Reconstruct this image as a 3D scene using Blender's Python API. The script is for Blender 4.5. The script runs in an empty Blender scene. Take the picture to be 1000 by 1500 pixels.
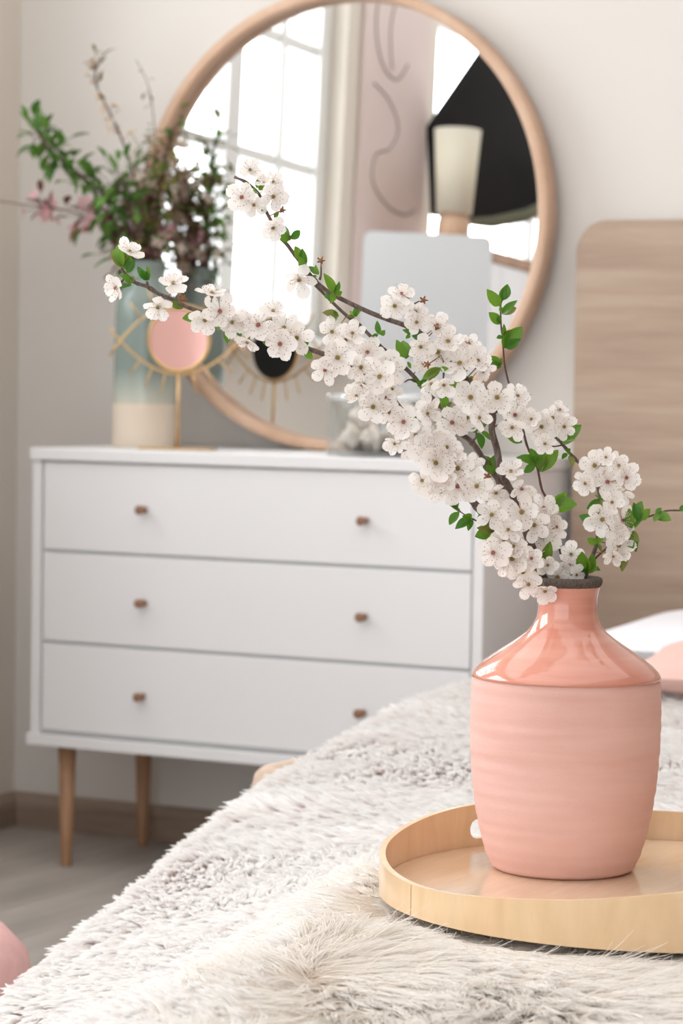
import bpy, math, random
import numpy as np
from mathutils import Vector, Matrix, Quaternion

random.seed(7)
rng = np.random.default_rng(11)
S = bpy.context.scene
COL = S.collection
PI = math.pi

# ------------------------------------------------------------------ camera
F = 4100.0                                   # focal length in pixels of the 1000x1500 frame
CAM = Vector((2.965, -4.825, 0.956))
YAW, PITCH, ROLL = 0.4793, 0.0507, -0.0153
fw = Vector((-math.sin(YAW) * math.cos(PITCH), math.cos(YAW) * math.cos(PITCH), -math.sin(PITCH)))
_r = Vector((math.cos(YAW), math.sin(YAW), 0))
_d = fw.cross(_r)
rt = _r * math.cos(ROLL) + _d * math.sin(ROLL)
dn = -_r * math.sin(ROLL) + _d * math.cos(ROLL)
cd = bpy.data.cameras.new('camera')
cam = bpy.data.objects.new('camera', cd)
COL.objects.link(cam)
cam.matrix_world = Matrix(((rt.x, -dn.x, -fw.x, CAM.x), (rt.y, -dn.y, -fw.y, CAM.y), (rt.z, -dn.z, -fw.z, CAM.z), (0, 0, 0, 1)))
cd.sensor_fit = 'VERTICAL'
cd.sensor_height = 36.0
cd.sensor_width = 24.0
cd.lens = F / 1500 * 36
cd.clip_start = 0.05
cd.dof.use_dof = True
cd.dof.focus_distance = 2.76
cd.dof.aperture_fstop = 8.5
S.camera = cam

# ------------------------------------------------------------------ light and exposure
S.view_settings.view_transform = 'Standard'
S.view_settings.look = 'None'
S.view_settings.gamma = 1.0
S.view_settings.use_curve_mapping = False
S.view_settings.exposure = 0.0
W = bpy.data.worlds.new('sky')
S.world = W
W.use_nodes = True
bg = W.node_tree.nodes['Background']
bg.inputs[0].default_value = (0.94, 0.965, 1.0, 1)
bg.inputs[1].default_value = 2.25


def area(name, loc, direction, sx, sy, power, color=(1, 1, 1)):
    l = bpy.data.lights.new(name, 'AREA')
    l.shape = 'RECTANGLE'
    l.size, l.size_y = sx, sy
    l.energy = power
    l.color = color
    o = bpy.data.objects.new(name, l)
    COL.objects.link(o)
    o.location = loc
    o.rotation_euler = Vector(direction).to_track_quat('-Z', 'Y').to_euler()
    return o


XL = -0.30                                   # left wall
WIN1 = (-0.40, -1.50, 1.12, 2.45)            # y near corner, y far, sill z, head z
WIN2 = (-2.02, -3.60, 1.05, 2.45)
for nm, w_, pw in (('window_daylight', WIN1, 28), ('window_daylight', WIN2, 78)):
    area(nm, (XL - 0.30, (w_[0] + w_[1]) / 2, (w_[2] + w_[3]) / 2), (1, 0, -0.05), w_[3] - w_[2] + 0.2, w_[0] - w_[1] + 0.2, pw, (0.97, 0.985, 1.0))


area('ceiling_fill_light', (1.6, -2.4, 2.72), (0, 0.001, -1), 3.4, 3.8, 36)  # added soft overhead fill, no lamp fixture behind it

# ------------------------------------------------------------------ pixel measure -> world points
def ray(px, py):
    return fw + rt * ((px - 500) / F) + dn * ((py - 750) / F)


def at(px, py, depth):
    return CAM + ray(px, py) * depth


def atY(px, py, Y):
    v = ray(px, py)
    return CAM + v * ((Y - CAM.y) / v.y)


def atX(px, py, X):
    v = ray(px, py)
    return CAM + v * ((X - CAM.x) / v.x)


def atZ(px, py, Z):
    v = ray(px, py)
    return CAM + v * ((Z - CAM.z) / v.z)


def smooth(a, b, x):
    t = min(1.0, max(0.0, (x - a) / (b - a)))
    return t * t * (3 - 2 * t)


# ------------------------------------------------------------------ materials
def s2l(c):
    return tuple((v / 12.92 if v <= 0.04045 else ((v + 0.055) / 1.055) ** 2.4) for v in (x / 255 for x in c))


class NT:
    def __init__(self, name):
        self.m = bpy.data.materials.new(name)
        self.m.use_nodes = True
        self.t = self.m.node_tree
        self.p = self.t.nodes['Principled BSDF']
        self.out = self.t.nodes['Material Output']

    def n(self, typ, **kw):
        o = self.t.nodes.new(typ)
        for k, v in kw.items():
            setattr(o, k, v)
        return o

    def l(self, a, b):
        self.t.links.new(a, b)

    def coords(self, scale=(1, 1, 1), kind='Object'):
        tc = self.n('ShaderNodeTexCoord')
        mp = self.n('ShaderNodeMapping')
        mp.inputs['Scale'].default_value = scale
        self.l(tc.outputs[kind], mp.inputs[0])
        return mp.outputs[0]

    def noise(self, scale, detail=4, rough=0.55, vec=None, dist=0.0):
        o = self.n('ShaderNodeTexNoise')
        o.inputs['Scale'].default_value = scale
        o.inputs['Detail'].default_value = detail
        o.inputs['Roughness'].default_value = rough
        o.inputs['Distortion'].default_value = dist
        if vec is not None:
            self.l(vec, o.inputs['Vector'])
        return o.outputs[0]

    def ramp(self, fac, stops):
        o = self.n('ShaderNodeValToRGB')
        e = o.color_ramp.elements
        while len(e) < len(stops):
            e.new(0.5)
        for i, (p, c) in enumerate(stops):
            e[i].position = p
            e[i].color = (*c, 1)
        self.l(fac, o.inputs[0])
        return o.outputs[0]

    def bump(self, h, strength=0.2, dist=0.002, prev=None):
        b = self.n('ShaderNodeBump')
        b.inputs['Strength'].default_value = strength
        b.inputs['Distance'].default_value = dist
        self.l(h, b.inputs['Height'])
        if prev is not None:
            self.l(prev, b.inputs['Normal'])
        return b.outputs[0]


def mat(name, rgb, rough=0.5, metal=0.0, spec=0.5, var=0.0, vscale=8, bump=0.0, bscale=200, coat=0.0, linear=False):
    k = NT(name)
    c = rgb if linear else s2l(rgb)
    k.p.inputs['Base Color'].default_value = (*c, 1)
    k.p.inputs['Roughness'].default_value = rough
    k.p.inputs['Metallic'].default_value = metal
    k.p.inputs['Specular IOR Level'].default_value = spec
    k.p.inputs['Coat Weight'].default_value = coat
    if var:
        v = k.noise(vscale, vec=k.coords())
        k.l(k.ramp(v, [(0.3, tuple(x * (1 - var) for x in c)), (0.7, tuple(min(1, x * (1 + var)) for x in c))]), k.p.inputs['Base Color'])
    if bump:
        k.l(k.bump(k.noise(bscale, vec=k.coords()), bump), k.p.inputs['Normal'])
    return k.m


def wood(name, c1, c2, c3, scale, rough=0.5, coat=0.0, fine=None, dist=0.6, lo=0.32, hi=0.68):
    k = NT(name)
    v = k.coords(scale)
    a = k.noise(1.0, 6, 0.62, v, dist)
    col = k.ramp(a, [(lo, s2l(c1)), (0.5, s2l(c2)), (hi, s2l(c3))])
    f = k.noise(1.0, 3, 0.6, k.coords(fine or tuple(s * 6 for s in scale)))
    mx = k.n('ShaderNodeMix', data_type='RGBA', blend_type='MULTIPLY')
    mx.inputs[0].default_value = 0.35
    k.l(col, mx.inputs[6])
    k.l(k.ramp(f, [(0.3, (0.78, 0.76, 0.74)), (0.7, (1, 1, 1))]), mx.inputs[7])
    k.l(mx.outputs[2], k.p.inputs['Base Color'])
    k.p.inputs['Roughness'].default_value = rough
    k.p.inputs['Coat Weight'].default_value = coat
    k.p.inputs['Coat Roughness'].default_value = 0.12
    k.l(k.bump(f, 0.06, 0.001), k.p.inputs['Normal'])
    return k.m


def glass_mat(name, tint=(1, 1, 1), gloss=0.08):
    k = NT(name)
    tr = k.n('ShaderNodeBsdfTransparent')
    tr.inputs[0].default_value = (*tint, 1)
    gl = k.n('ShaderNodeBsdfGlossy')
    gl.inputs['Roughness'].default_value = 0.02
    fr = k.n('ShaderNodeLayerWeight')
    pw_ = k.n('ShaderNodeMath', operation='POWER')
    pw_.inputs[1].default_value = 4.0
    k.l(fr.outputs['Facing'], pw_.inputs[0])
    ma = k.n('ShaderNodeMath', operation='MULTIPLY_ADD')
    ma.inputs[1].default_value = 0.55
    ma.inputs[2].default_value = 0.03
    k.l(pw_.outputs[0], ma.inputs[0])
    mx = k.n('ShaderNodeMixShader')
    k.l(ma.outputs[0], mx.inputs[0])
    k.l(tr.outputs[0], mx.inputs[1])
    k.l(gl.outputs[0], mx.inputs[2])
    k.l(mx.outputs[0], k.out.inputs[0])
    return k.m


def thin_leafy(name, c1, c2, trans=0.3, rough=0.5, vscale=60, ctrans=None):
    """leaf / petal: diffuse-gloss front with some light passing through"""
    k = NT(name)
    info = k.n('ShaderNodeObjectInfo')
    col = k.ramp(info.outputs['Random'], [(0.0, s2l(c1)), (1.0, s2l(c2))])
    k.l(col, k.p.inputs['Base Color'])
    k.p.inputs['Roughness'].default_value = rough
    tl = k.n('ShaderNodeBsdfTranslucent')
    if ctrans:
        tl.inputs[0].default_value = (*s2l(ctrans), 1)
    else:
        k.l(col, tl.inputs[0])
    mx = k.n('ShaderNodeMixShader')
    mx.inputs[0].default_value = trans
    k.l(k.p.outputs[0], mx.inputs[1])
    k.l(tl.outputs[0], mx.inputs[2])
    k.l(mx.outputs[0], k.out.inputs[0])
    return k.m


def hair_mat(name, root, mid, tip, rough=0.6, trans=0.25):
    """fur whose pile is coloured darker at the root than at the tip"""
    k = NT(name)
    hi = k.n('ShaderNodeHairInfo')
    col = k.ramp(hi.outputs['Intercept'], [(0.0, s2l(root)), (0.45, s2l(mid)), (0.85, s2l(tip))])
    mx0 = k.n('ShaderNodeMix', data_type='RGBA', blend_type='MULTIPLY')
    mx0.inputs[0].default_value = 1.0
    k.l(col, mx0.inputs[6])
    k.l(k.ramp(hi.outputs['Random'], [(0.0, (0.93, 0.92, 0.91)), (1.0, (1, 1, 1))]), mx0.inputs[7])
    k.l(mx0.outputs[2], k.p.inputs['Base Color'])
    k.p.inputs['Roughness'].default_value = rough
    k.p.inputs['Specular IOR Level'].default_value = 0.25
    tl = k.n('ShaderNodeBsdfTranslucent')
    k.l(mx0.outputs[2], tl.inputs[0])
    mx = k.n('ShaderNodeMixShader')
    mx.inputs[0].default_value = trans
    k.l(k.p.outputs[0], mx.inputs[1])
    k.l(tl.outputs[0], mx.inputs[2])
    k.l(mx.outputs[0], k.out.inputs[0])
    return k.m


M = {}
M['wall'] = mat('wall_paint', (222, 217, 211), 0.9, var=0.012, vscale=2, bump=0.03, bscale=300)
M['wall2'] = mat('wall_paint_side', (226, 217, 206), 0.9, bump=0.03, bscale=300)
M['ceiling'] = mat('ceiling_paint', (240, 238, 235), 0.9)
M['white_lacquer'] = mat('white_lacquer', (238, 237, 238), 0.42, spec=0.4)
M['white_gap'] = mat('carcass_grey', (206, 208, 208), 0.7)
M['window_white'] = mat('window_white_paint', (240, 240, 238), 0.45)
M['oak'] = wood('oak_turned', (158, 118, 88), (178, 136, 102), (192, 150, 116), (14, 14, 3), 0.5)
M['oak_dark'] = wood('knob_wood', (134, 96, 72), (152, 112, 86), (164, 124, 98), (40, 40, 40), 0.5)
M['beech'] = wood('beech_hoop', (196, 160, 132), (208, 172, 145), (216, 184, 158), (6, 6, 6), 0.45)
M['headboard'] = wood('headboard_laminate', (166, 142, 124), (178, 155, 136), (189, 169, 150), (1.6, 1.6, 22), 0.55, fine=(5, 5, 120), dist=0.12, lo=0.34, hi=0.66)
M['tray'] = wood('birch_ply', (226, 190, 146), (233, 200, 158), (239, 208, 170), (9, 9, 3), 0.28, coat=0.55, fine=(60, 60, 10), dist=1.6)
M['tray_floor'] = wood('birch_ply_floor', (226, 196, 162), (234, 207, 176), (240, 216, 188), (16, 3, 3), 0.16, coat=1.0, fine=(120, 14, 10), dist=0.5)
M['plank'] = wood('floor_laminate', (158, 151, 145), (178, 171, 164), (192, 185, 179), (9, 1.2, 1), 0.45, fine=(60, 5, 5))
M['base'] = wood('baseboard_wood', (138, 118, 104), (156, 136, 120), (168, 148, 134), (2, 2, 30), 0.5)
M['gold'] = mat('brushed_brass', (206, 170, 120), 0.3, metal=0.75)
M['pink_mirror'] = mat('pink_mirror_glass', (232, 178, 168), 0.12, metal=0.35, spec=0.8)
M['black'] = mat('black_backing', (18, 18, 19), 0.6)
M['black_cloth'] = mat('black_fabric', (22, 23, 25), 0.75, bump=0.2, bscale=60)
M['olive'] = mat('olive_lining', (120, 122, 104), 0.7)
M['steel'] = mat('stand_metal', (60, 60, 62), 0.35, metal=0.8)
M['glass'] = glass_mat('clear_glass', (0.985, 0.99, 0.99))
M['jar_glass'] = glass_mat('dish_glass', (0.95, 0.965, 0.965))
M['shell'] = mat('seashell', (240, 226, 214), 0.5, var=0.10, vscale=30, bump=0.4, bscale=120)
M['linen'] = mat('white_cotton', (244, 243, 248), 0.85, bump=0.15, bscale=250)
M['pink_cotton'] = mat('pink_cotton', (236, 196, 186), 0.85, bump=0.15, bscale=250)
M['pink_plush'] = mat('pink_plush', (222, 176, 172), 0.95, var=0.06, vscale=40, bump=0.7, bscale=160)
M['mattress'] = mat('mattress_fabric', (214, 206, 198), 0.9)
M['beige_fabric'] = mat('beige_upholstery', (206, 184, 166), 0.9, bump=0.2, bscale=400)
M['blanket_base'] = mat('blanket_backing', (206, 186, 178), 0.95)
M['throw_base'] = mat('throw_backing', (222, 212, 200), 0.95)
M['poster'] = mat('poster_paper', (226, 208, 203), 0.7, var=0.04, vscale=3)
M['ink'] = mat('poster_ink', (140, 132, 130), 0.8)
M['lamp_white'] = thin_leafy('lamp_shade_white', (248, 244, 232), (249, 246, 236), 0.6, 0.7)
M['petal'] = thin_leafy('petal_white', (249, 243, 238), (253, 250, 247), 0.38, 0.55)
M['petal_old'] = thin_leafy('petal_faded', (222, 178, 140), (240, 214, 190), 0.3, 0.6)
M['leaf'] = thin_leafy('leaf_green', (62, 118, 30), (112, 152, 44), 0.35, 0.38)
M['leaf_bronze'] = thin_leafy('leaf_bronze', (96, 124, 44), (126, 128, 56), 0.3, 0.4)
M['bg_leaf'] = thin_leafy('leaf_deep_green', (66, 112, 44), (108, 150, 66), 0.3, 0.5)
M['bg_olive'] = thin_leafy('leaf_olive', (112, 104, 50), (142, 132, 74), 0.3, 0.5)
M['bg_red'] = thin_leafy('leaf_wine', (104, 60, 52), (134, 84, 72), 0.25, 0.5)
M['bg_pink'] = thin_leafy('petal_pink', (222, 166, 172), (236, 196, 198), 0.3, 0.6)
M['bg_cream'] = thin_leafy('petal_cream', (228, 208, 190), (238, 222, 208), 0.3, 0.6)
M['calyx'] = mat('calyx_olive', (132, 112, 56), 0.6, var=0.3, vscale=300)
M['calyx_red'] = mat('calyx_brown', (142, 92, 58), 0.6, var=0.3, vscale=300)
M['filament'] = mat('filament_white', (240, 226, 216), 0.6)
M['anther'] = mat('anther_red', (150, 84, 56), 0.6)
M['anther2'] = mat('anther_straw', (176, 142, 84), 0.6)
M['heart'] = mat('flower_heart', (132, 112, 40), 0.6)
M['heart2'] = mat('flower_heart_red', (150, 84, 78), 0.6)
M['bark'] = NT('bark')
k = M['bark']
v = k.noise(1, 5, 0.65, k.coords((260, 260, 90)))
k.l(k.ramp(v, [(0.3, s2l((66, 52, 46))), (0.55, s2l((104, 88, 80))), (0.75, s2l((140, 124, 116)))]), k.p.inputs['Base Color'])
k.p.inputs['Roughness'].default_value = 0.75
k.l(k.bump(v, 0.6, 0.001), k.p.inputs['Normal'])
M['bark'] = k.m
M['twig'] = mat('twig_brown', (92, 62, 54), 0.6, var=0.2, vscale=200)


# ------------------------------------------------------------------ mesh builder
class MB:
    def __init__(self):
        self.v, self.f, self.mi = [], [], []

    def add(self, vs, fs, mi=0):
        b = len(self.v)
        self.v.extend(vs)
        self.f.extend([tuple(b + i for i in f) for f in fs])
        self.mi.extend([mi] * len(fs))
        return self

    def box(self, x0, x1, y0, y1, z0, z1, mi=0):
        vs = [Vector((x, y, z)) for z in (z0, z1) for y in (y0, y1) for x in (x0, x1)]
        return self.add(vs, [(0, 2, 3, 1), (4, 5, 7, 6), (0, 1, 5, 4), (2, 6, 7, 3), (0, 4, 6, 2), (1, 3, 7, 5)], mi)

    def tube(self, pts, rad, n=8, mi=0, caps=True):
        pts = [Vector(p) for p in pts]
        if not hasattr(rad, '__len__'):
            rad = [rad] * len(pts)
        vs, fs = [], []
        t0 = (pts[1] - pts[0]).normalized()
        nrm = t0.orthogonal().normalized()
        for i, p in enumerate(pts):
            t = ((pts[min(i + 1, len(pts) - 1)] - pts[max(i - 1, 0)])).normalized()
            nrm = (nrm - t * nrm.dot(t)).normalized()
            b = t.cross(nrm)
            for j in range(n):
                a = 2 * PI * j / n
                vs.append(p + (nrm * math.cos(a) + b * math.sin(a)) * rad[i])
        for i in range(len(pts) - 1):
            for j in range(n):
                fs.append((i * n + j, i * n + (j + 1) % n, (i + 1) * n + (j + 1) % n, (i + 1) * n + j))
        if caps:
            fs.append(tuple(reversed(range(n))))
            fs.append(tuple((len(pts) - 1) * n + j for j in range(n)))
        return self.add(vs, fs, mi)

    def lathe(self, prof, n=48, mi=0, center=(0, 0, 0), closed=False):
        """prof: list of (r, z)"""
        c = Vector(center)
        vs, fs = [], []
        for r, z in prof:
            for j in range(n):
                a = 2 * PI * j / n
                vs.append(c + Vector((r * math.cos(a), r * math.sin(a), z)))
        m = len(prof)
        for i in range(m if closed else m - 1):
            i2 = (i + 1) % m
            for j in range(n):
                fs.append((i * n + j, i * n + (j + 1) % n, i2 * n + (j + 1) % n, i2 * n + j))
        return self.add(vs, fs, mi)

    def prism(self, poly, axis_from, axis_to, mi=0):
        """poly: list of Vector offsets; extruded from axis_from to axis_to"""
        n = len(poly)
        vs = [Vector(p) + Vector(axis_from) for p in poly] + [Vector(p) + Vector(axis_to) for p in poly]
        fs = [tuple(range(n)), tuple(reversed(range(n, 2 * n)))] + [(i, i + n, (i + 1) % n + n, (i + 1) % n) for i in range(n)]
        return self.add(vs, fs, mi)

    def mesh(self, name, mats, smooth_=True):
        me = bpy.data.meshes.new(name)
        me.from_pydata([tuple(v) for v in self.v], [], self.f)
        for m in (mats if isinstance(mats, (list, tuple)) else [mats]):
            me.materials.append(m)
        if any(self.mi):
            me.polygons.foreach_set('material_index', self.mi)
        me.polygons.foreach_set('use_smooth', [smooth_] * len(me.polygons))
        me.update()
        return me


def fixn(me):
    import bmesh
    bm = bmesh.new()
    bm.from_mesh(me)
    bmesh.ops.recalc_face_normals(bm, faces=bm.faces)
    bm.to_mesh(me)
    bm.free()
    return me


def obj(name, me, parent=None, loc=None, bevel=0.0, sharp=None):
    o = bpy.data.objects.new(name, me)
    COL.objects.link(o)
    if parent is not None:
        o.parent = parent
    if loc is not None:
        o.location = loc
    if bevel:
        b = o.modifiers.new('bevel', 'BEVEL')
        b.width = bevel
        b.segments = 2
        b.limit_method = 'ANGLE'
    return o


def build(name, mb, mats, parent=None, smooth_=True, loc=None, bevel=0.0, recalc=True):
    me = mb.mesh(name, mats, smooth_)
    if recalc:
        fixn(me)
    return obj(name, me, parent, loc, bevel)


def tag(o, label=None, cat=None, group=None, kind=None):
    if label:
        o['label'] = label
    if cat:
        o['category'] = cat
    if group:
        o['group'] = group
    if kind:
        o['kind'] = kind
    return o


def thing(name, label, cat, loc=(0, 0, 0), rotz=0.0, group=None):
    o = bpy.data.objects.new(name, None)
    o.empty_display_size = 0.05
    COL.objects.link(o)
    o.location = loc
    o.rotation_euler = (0, 0, rotz)
    return tag(o, label, cat, group)


def struct(name, mb, mats, bevel=0.0):
    return tag(build(name, mb, mats, smooth_=False, bevel=bevel), kind='structure')


# ------------------------------------------------------------------ room
XR, YR, ZC = 3.9, -6.2, 2.75
struct('wall_back', MB().box(XL - 0.2, XR + 0.2, 0, 0.15, 0, ZC), M['wall'])
wl = MB()
ys = [0.0, WIN1[0], WIN1[1], WIN2[0], WIN2[1], YR]
for a, b_, wn in ((ys[0], ys[1], None), (ys[1], ys[2], WIN1), (ys[2], ys[3], None), (ys[3], ys[4], WIN2), (ys[4], ys[5], None)):
    if wn is None:
        wl.box(XL - 0.13, XL, b_, a, 0, ZC)
    else:
        wl.box(XL - 0.13, XL, b_, a, 0, wn[2])
        wl.box(XL - 0.13, XL, b_, a, wn[3], ZC)
struct('wall_left', wl, M['wall2'])
struct('wall_right', MB().box(XR, XR + 0.15, YR, 0, 0, ZC), mat('low_bounce_wall_paint', (150, 138, 128), 0.9))  # unseen wall, added and darkened to hold back light from the right
struct('ceiling', MB().box(XL - 0.2, XR + 0.2, YR, 0.15, ZC, ZC + 0.1), M['ceiling'])
floor = struct('floor', MB().box(XL - 0.2, XR + 0.2, YR, 0.15, -0.05, -0.006), M['white_gap'])
PWD = 0.165
pm = {}
x = XL
ci = 0
while x < XR - 0.01:
    x1 = min(x + PWD, XR)
    off = (ci * 0.47) % 1.25
    y = 0.0
    first = True
    while y > YR + 0.01:
        y1 = max(y - (off + 0.1 if first else 1.25), YR)
        first = False
        key = (round(x1 - x, 3), round(y - y1, 3))
        if key not in pm:
            pm[key] = fixn(MB().box(0.0008, key[0] - 0.0008, -key[1] + 0.0008, -0.0008, -0.008, 0.0).mesh('plank', M['plank'], False))
        p_ = obj('plank', pm[key], floor, (x, y, 0))
        y = y1
    x = x1
    ci += 1
bb = [Vector((0, 0, 0)), Vector((-0.016, 0, 0)) if False else Vector((0, -0.016, 0)), Vector((0, -0.016, 0.052)), Vector((0, -0.010, 0.068)), Vector((0, -0.004, 0.072)), Vector((0, 0, 0.072))]
struct('baseboard_back', MB().prism(bb, (XL, 0, 0), (XR, 0, 0)), M['base'])
bb2 = [Vector((-p.y, p.x, p.z)) for p in bb]
struct('baseboard_left', MB().prism(bb2, (XL, -0.016, 0), (XL, YR, 0)), M['base'])


def window(idx, w, mull, bars, label_bits):
    y0, y1, z0, z1 = w
    m = MB()
    X0, X1 = XL - 0.115, XL - 0.045
    fwid = 0.05
    m.box(X0, X1, y1, y0, z1 - fwid, z1)
    m.box(X0, X1, y1, y0, z0, z0 + fwid)
    m.box(X0, X1, y0 - fwid, y0, z0 + fwid, z1 - fwid)
    m.box(X0, X1, y1, y1 + fwid, z0 + fwid, z1 - fwid)
    o = tag(build('window_%d' % idx, m, M['window_white'], smooth_=False, bevel=0.004), kind='structure')
    build('sill', MB().box(XL - 0.125, XL + 0.07, y1 - 0.06, y0 + 0.06, z0 - 0.035, z0), M['window_white'], o, False, bevel=0.006)
    mull = sorted(mull, reverse=True)
    cuts = [y0 - fwid] + [c for c, wd in mull] + [y1 + fwid]
    wds = [0] + [wd for c, wd in mull] + [0]
    zc = [z0 + fwid] + bars + [z1 - fwid]
    for c, wd in mull:
        build('mullion' if wd > 0.04 else 'muntin', MB().box(X0 + 0.005, X1 - 0.005, c - wd / 2, c + wd / 2, z0 + fwid, z1 - fwid), M['window_white'], o, False, bevel=0.003)
    for i in range(len(cuts) - 1):
        ya, yb = cuts[i] - wds[i] / 2, cuts[i + 1] + wds[i + 1] / 2
        for bz in bars:
            build('muntin', MB().box(X0 + 0.012, X1 - 0.012, yb, ya, bz - 0.014, bz + 0.014), M['window_white'], o, False, bevel=0.003)
        for j in range(len(zc) - 1):
            build('pane', MB().box(X0 + 0.03, X0 + 0.034, yb, ya, zc[j] + (0.014 if j else 0), zc[j + 1] - (0.014 if j < len(zc) - 2 else 0)), M['glass'], o, False)
    return o


window(1, WIN1, [(-1.04, 0.065), (-1.27, 0.024), (-0.72, 0.024)], [1.55, 1.85, 2.16], None)
window(2, WIN2, [(-2.80, 0.06)], [1.62, 2.05], None)

# ------------------------------------------------------------------ dresser
DW, DD, DH = 0.941, 0.391, 0.80
HB = 0.235
Z = [0.7769, 0.6057, 0.4328, 0.2583]
Y0 = -0.012                                   # back of dresser
dr = thing('dresser', 'white lacquered three-drawer dresser on tapered wooden legs against the back wall', 'dresser', (0, 0, 0))
body = MB()
body.box(0.0, 0.020, -DD, Y0, HB + 0.022, DH - 0.022)
body.box(DW - 0.020, DW, -DD, Y0, HB + 0.022, DH - 0.022)
body.box(0.020, DW - 0.020, -0.03, Y0, HB + 0.022, DH - 0.022)
build('body', body, M['white_lacquer'], dr, False, bevel=0.0015)
build('top', MB().box(-0.004, DW + 0.004, -DD - 0.005, Y0, DH - 0.022, DH), M['white_lacquer'], dr, False, bevel=0.002)
build('bottom_panel', MB().box(-0.006, DW + 0.004, -DD - 0.006, Y0, HB, HB + 0.022), M['white_lacquer'], dr, False, bevel=0.002)
build('drawer_divider', MB().box(0.021, DW - 0.021, -DD + 0.010, -DD + 0.0035 + 0.0095, HB + 0.023, DH - 0.023), M['white_gap'], dr, False)
kn = MB().lathe([(0.0, 0.026), (0.0065, 0.026), (0.0085, 0.0245), (0.0085, 0.019), (0.0065, 0.010), (0.0060, 0.0), (0, 0)], 20).mesh('knob', M['oak_dark'])
fixn(kn)
KX = [(207, 747), (531, 763), (206, 884), (529, 904), (204, 1021), (527, 1045)]
for i in range(3):
    zt, zb = Z[i], Z[i + 1]
    zt -= 0.0028
    zb += 0.0034 if i < 2 else 0.008
    d = build('drawer', MB().box(0.0245, DW - 0.0245, -DD + 0.002, -DD + 0.0095, zb, zt), M['white_lacquer'], dr, False, bevel=0.0015)
    for q in range(2):
        p = atY(*KX[i * 2 + q], -DD - 0.012)
        k_ = obj('knob', kn, d, (p.x, -DD + 0.002, p.z))
        k_.rotation_euler = (PI / 2, 0, 0)
        k_['label'] = 'small round wooden knob'
lg = MB().lathe([(0.0, 0.0), (0.0095, 0.0), (0.0105, 0.003), (0.0175, HB), (0, HB)], 24).mesh('leg', M['oak'])
fixn(lg)
for lx, ly, sx, sy in ((0.062, -DD + 0.05, -1, -1), (0.062, -0.075, -1, 1), (DW - 0.062, -DD + 0.05, 1, -1), (DW - 0.062, -0.075, 1, 1)):
    l = obj('leg', lg, dr, (lx + sx * 0.006, ly + sy * 0.006, 0))
    l.rotation_euler = (0, 0, 0)
    l['label'] = 'tapered round wooden leg'
    m4 = Matrix.Identity(4)
    m4[0][2] = -sx * 0.006 / HB
    m4[1][2] = -sy * 0.006 / HB
l_done = True

# ------------------------------------------------------------------ round mirror leaning on the wall
MXc, MR, LEAN, MYAW = 0.472, 0.442, 0.035, 0.0
mz = DH + MR * math.cos(LEAN) + 0.0005
mir = thing('round_mirror', 'large round mirror in a pale wooden hoop frame behind the dresser items', 'mirror', (MXc, -0.045, mz))
mir.rotation_euler = (PI / 2 - LEAN, 0, MYAW)          # local z = mirror normal
T_ = 0.045
fr = MB().lathe([(MR, -0.012), (MR, T_ - 0.016), (MR - 0.003, T_ - 0.013), (MR - 0.018, T_ - 0.013), (MR - 0.021, T_ - 0.016), (MR - 0.021, -0.012)], 128, closed=True)
f_ = build('frame', fr, M['beech'], mir)
gm = NT('mirror_silver')
gm.p.inputs['Base Color'].default_value = (0.93, 0.935, 0.93, 1)
gm.p.inputs['Metallic'].default_value = 1
gm.p.inputs['Roughness'].default_value = 0.0
build('mirror_glass', MB().lathe([(0, 0.0), (MR - 0.0215, 0.0), (MR - 0.0215, -0.004), (0, -0.004)], 128), gm.m, mir, False)

# ------------------------------------------------------------------ bed
ZB = 0.44
hb = thing('bed', 'bed with a tall wood-grain headboard right of the dresser', 'bed', (1.9, -1.2, 0))
hx0 = 0.962
ztop = atY(900, 322, -0.055).z
pl = []
Rr = 0.058
for a in range(9):
    t = PI / 2 * a / 8
    pl.append((hx0 + Rr - Rr * math.cos(t), ztop - Rr + Rr * math.sin(t)))
hxr = 2.85
for a in range(9):
    t = PI / 2 * a / 8
    pl.append((hxr - Rr + Rr * math.sin(t), ztop - Rr + Rr * math.cos(t)))
pl += [(hxr, 0.02), (hx0, 0.02)]
o_ = build('headboard', MB().prism([Vector((x - 1.9, 0, z)) for x, z in pl], (0, 1.2 - 0.055, 0), (0, 1.2 - 0.017, 0)), M['headboard'], hb, False, bevel=0.003)


def edgeX(Y):
    return np.interp(-Y, [0.1, 0.6, 0.96, 1.6, 2.03, 2.39, 3.05], [1.13, 1.145, 1.16, 1.205, 1.255, 1.275, 1.30])


def edgeZ(Y):
    return np.interp(-Y, [0.1, 0.6, 0.96, 1.2, 1.6, 2.03, 2.39, 3.05], [0.47, 0.465, 0.46, 0.445, 0.394, 0.314, 0.226, 0.13])


def topz(X, Y):
    """height of the blanket's backing above the bed"""
    e = edgeX(Y)
    t = np.clip((X - e) / 0.55, 0, 1)
    t = t * t * (3 - 2 * t)
    far = np.clip((Y + 1.75) / 0.8, 0, 1)
    z = edgeZ(Y) + (ZB - 0.012 + 0.032 * far * far * (3 - 2 * far) - edgeZ(Y)) * t
    w = np.clip((X - e) / 0.15, 0, 1)
    z = z + w * (0.008 * np.sin(5.1 * X + 2.3 * Y + 0.6) + 0.006 * np.sin(9.0 * Y - 3 * X))
    fd = np.clip((-2.97 - Y) / 0.30, 0, 1)                      # the covers hang over the bed's foot
    z = z - 0.36 * fd * fd * (3 - 2 * fd) * np.clip((X - e) / 0.3, 0, 1)
    dt = np.hypot(X - TRAY[0], Y - TRAY[1])
    k = np.clip((dt - 0.285) / 0.16, 0, 1)
    return z * k + (ZB - 0.016) * (1 - k)


tc_ = atZ(962, 1312, ZB)
TRAY = (tc_.x, tc_.y)


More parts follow.
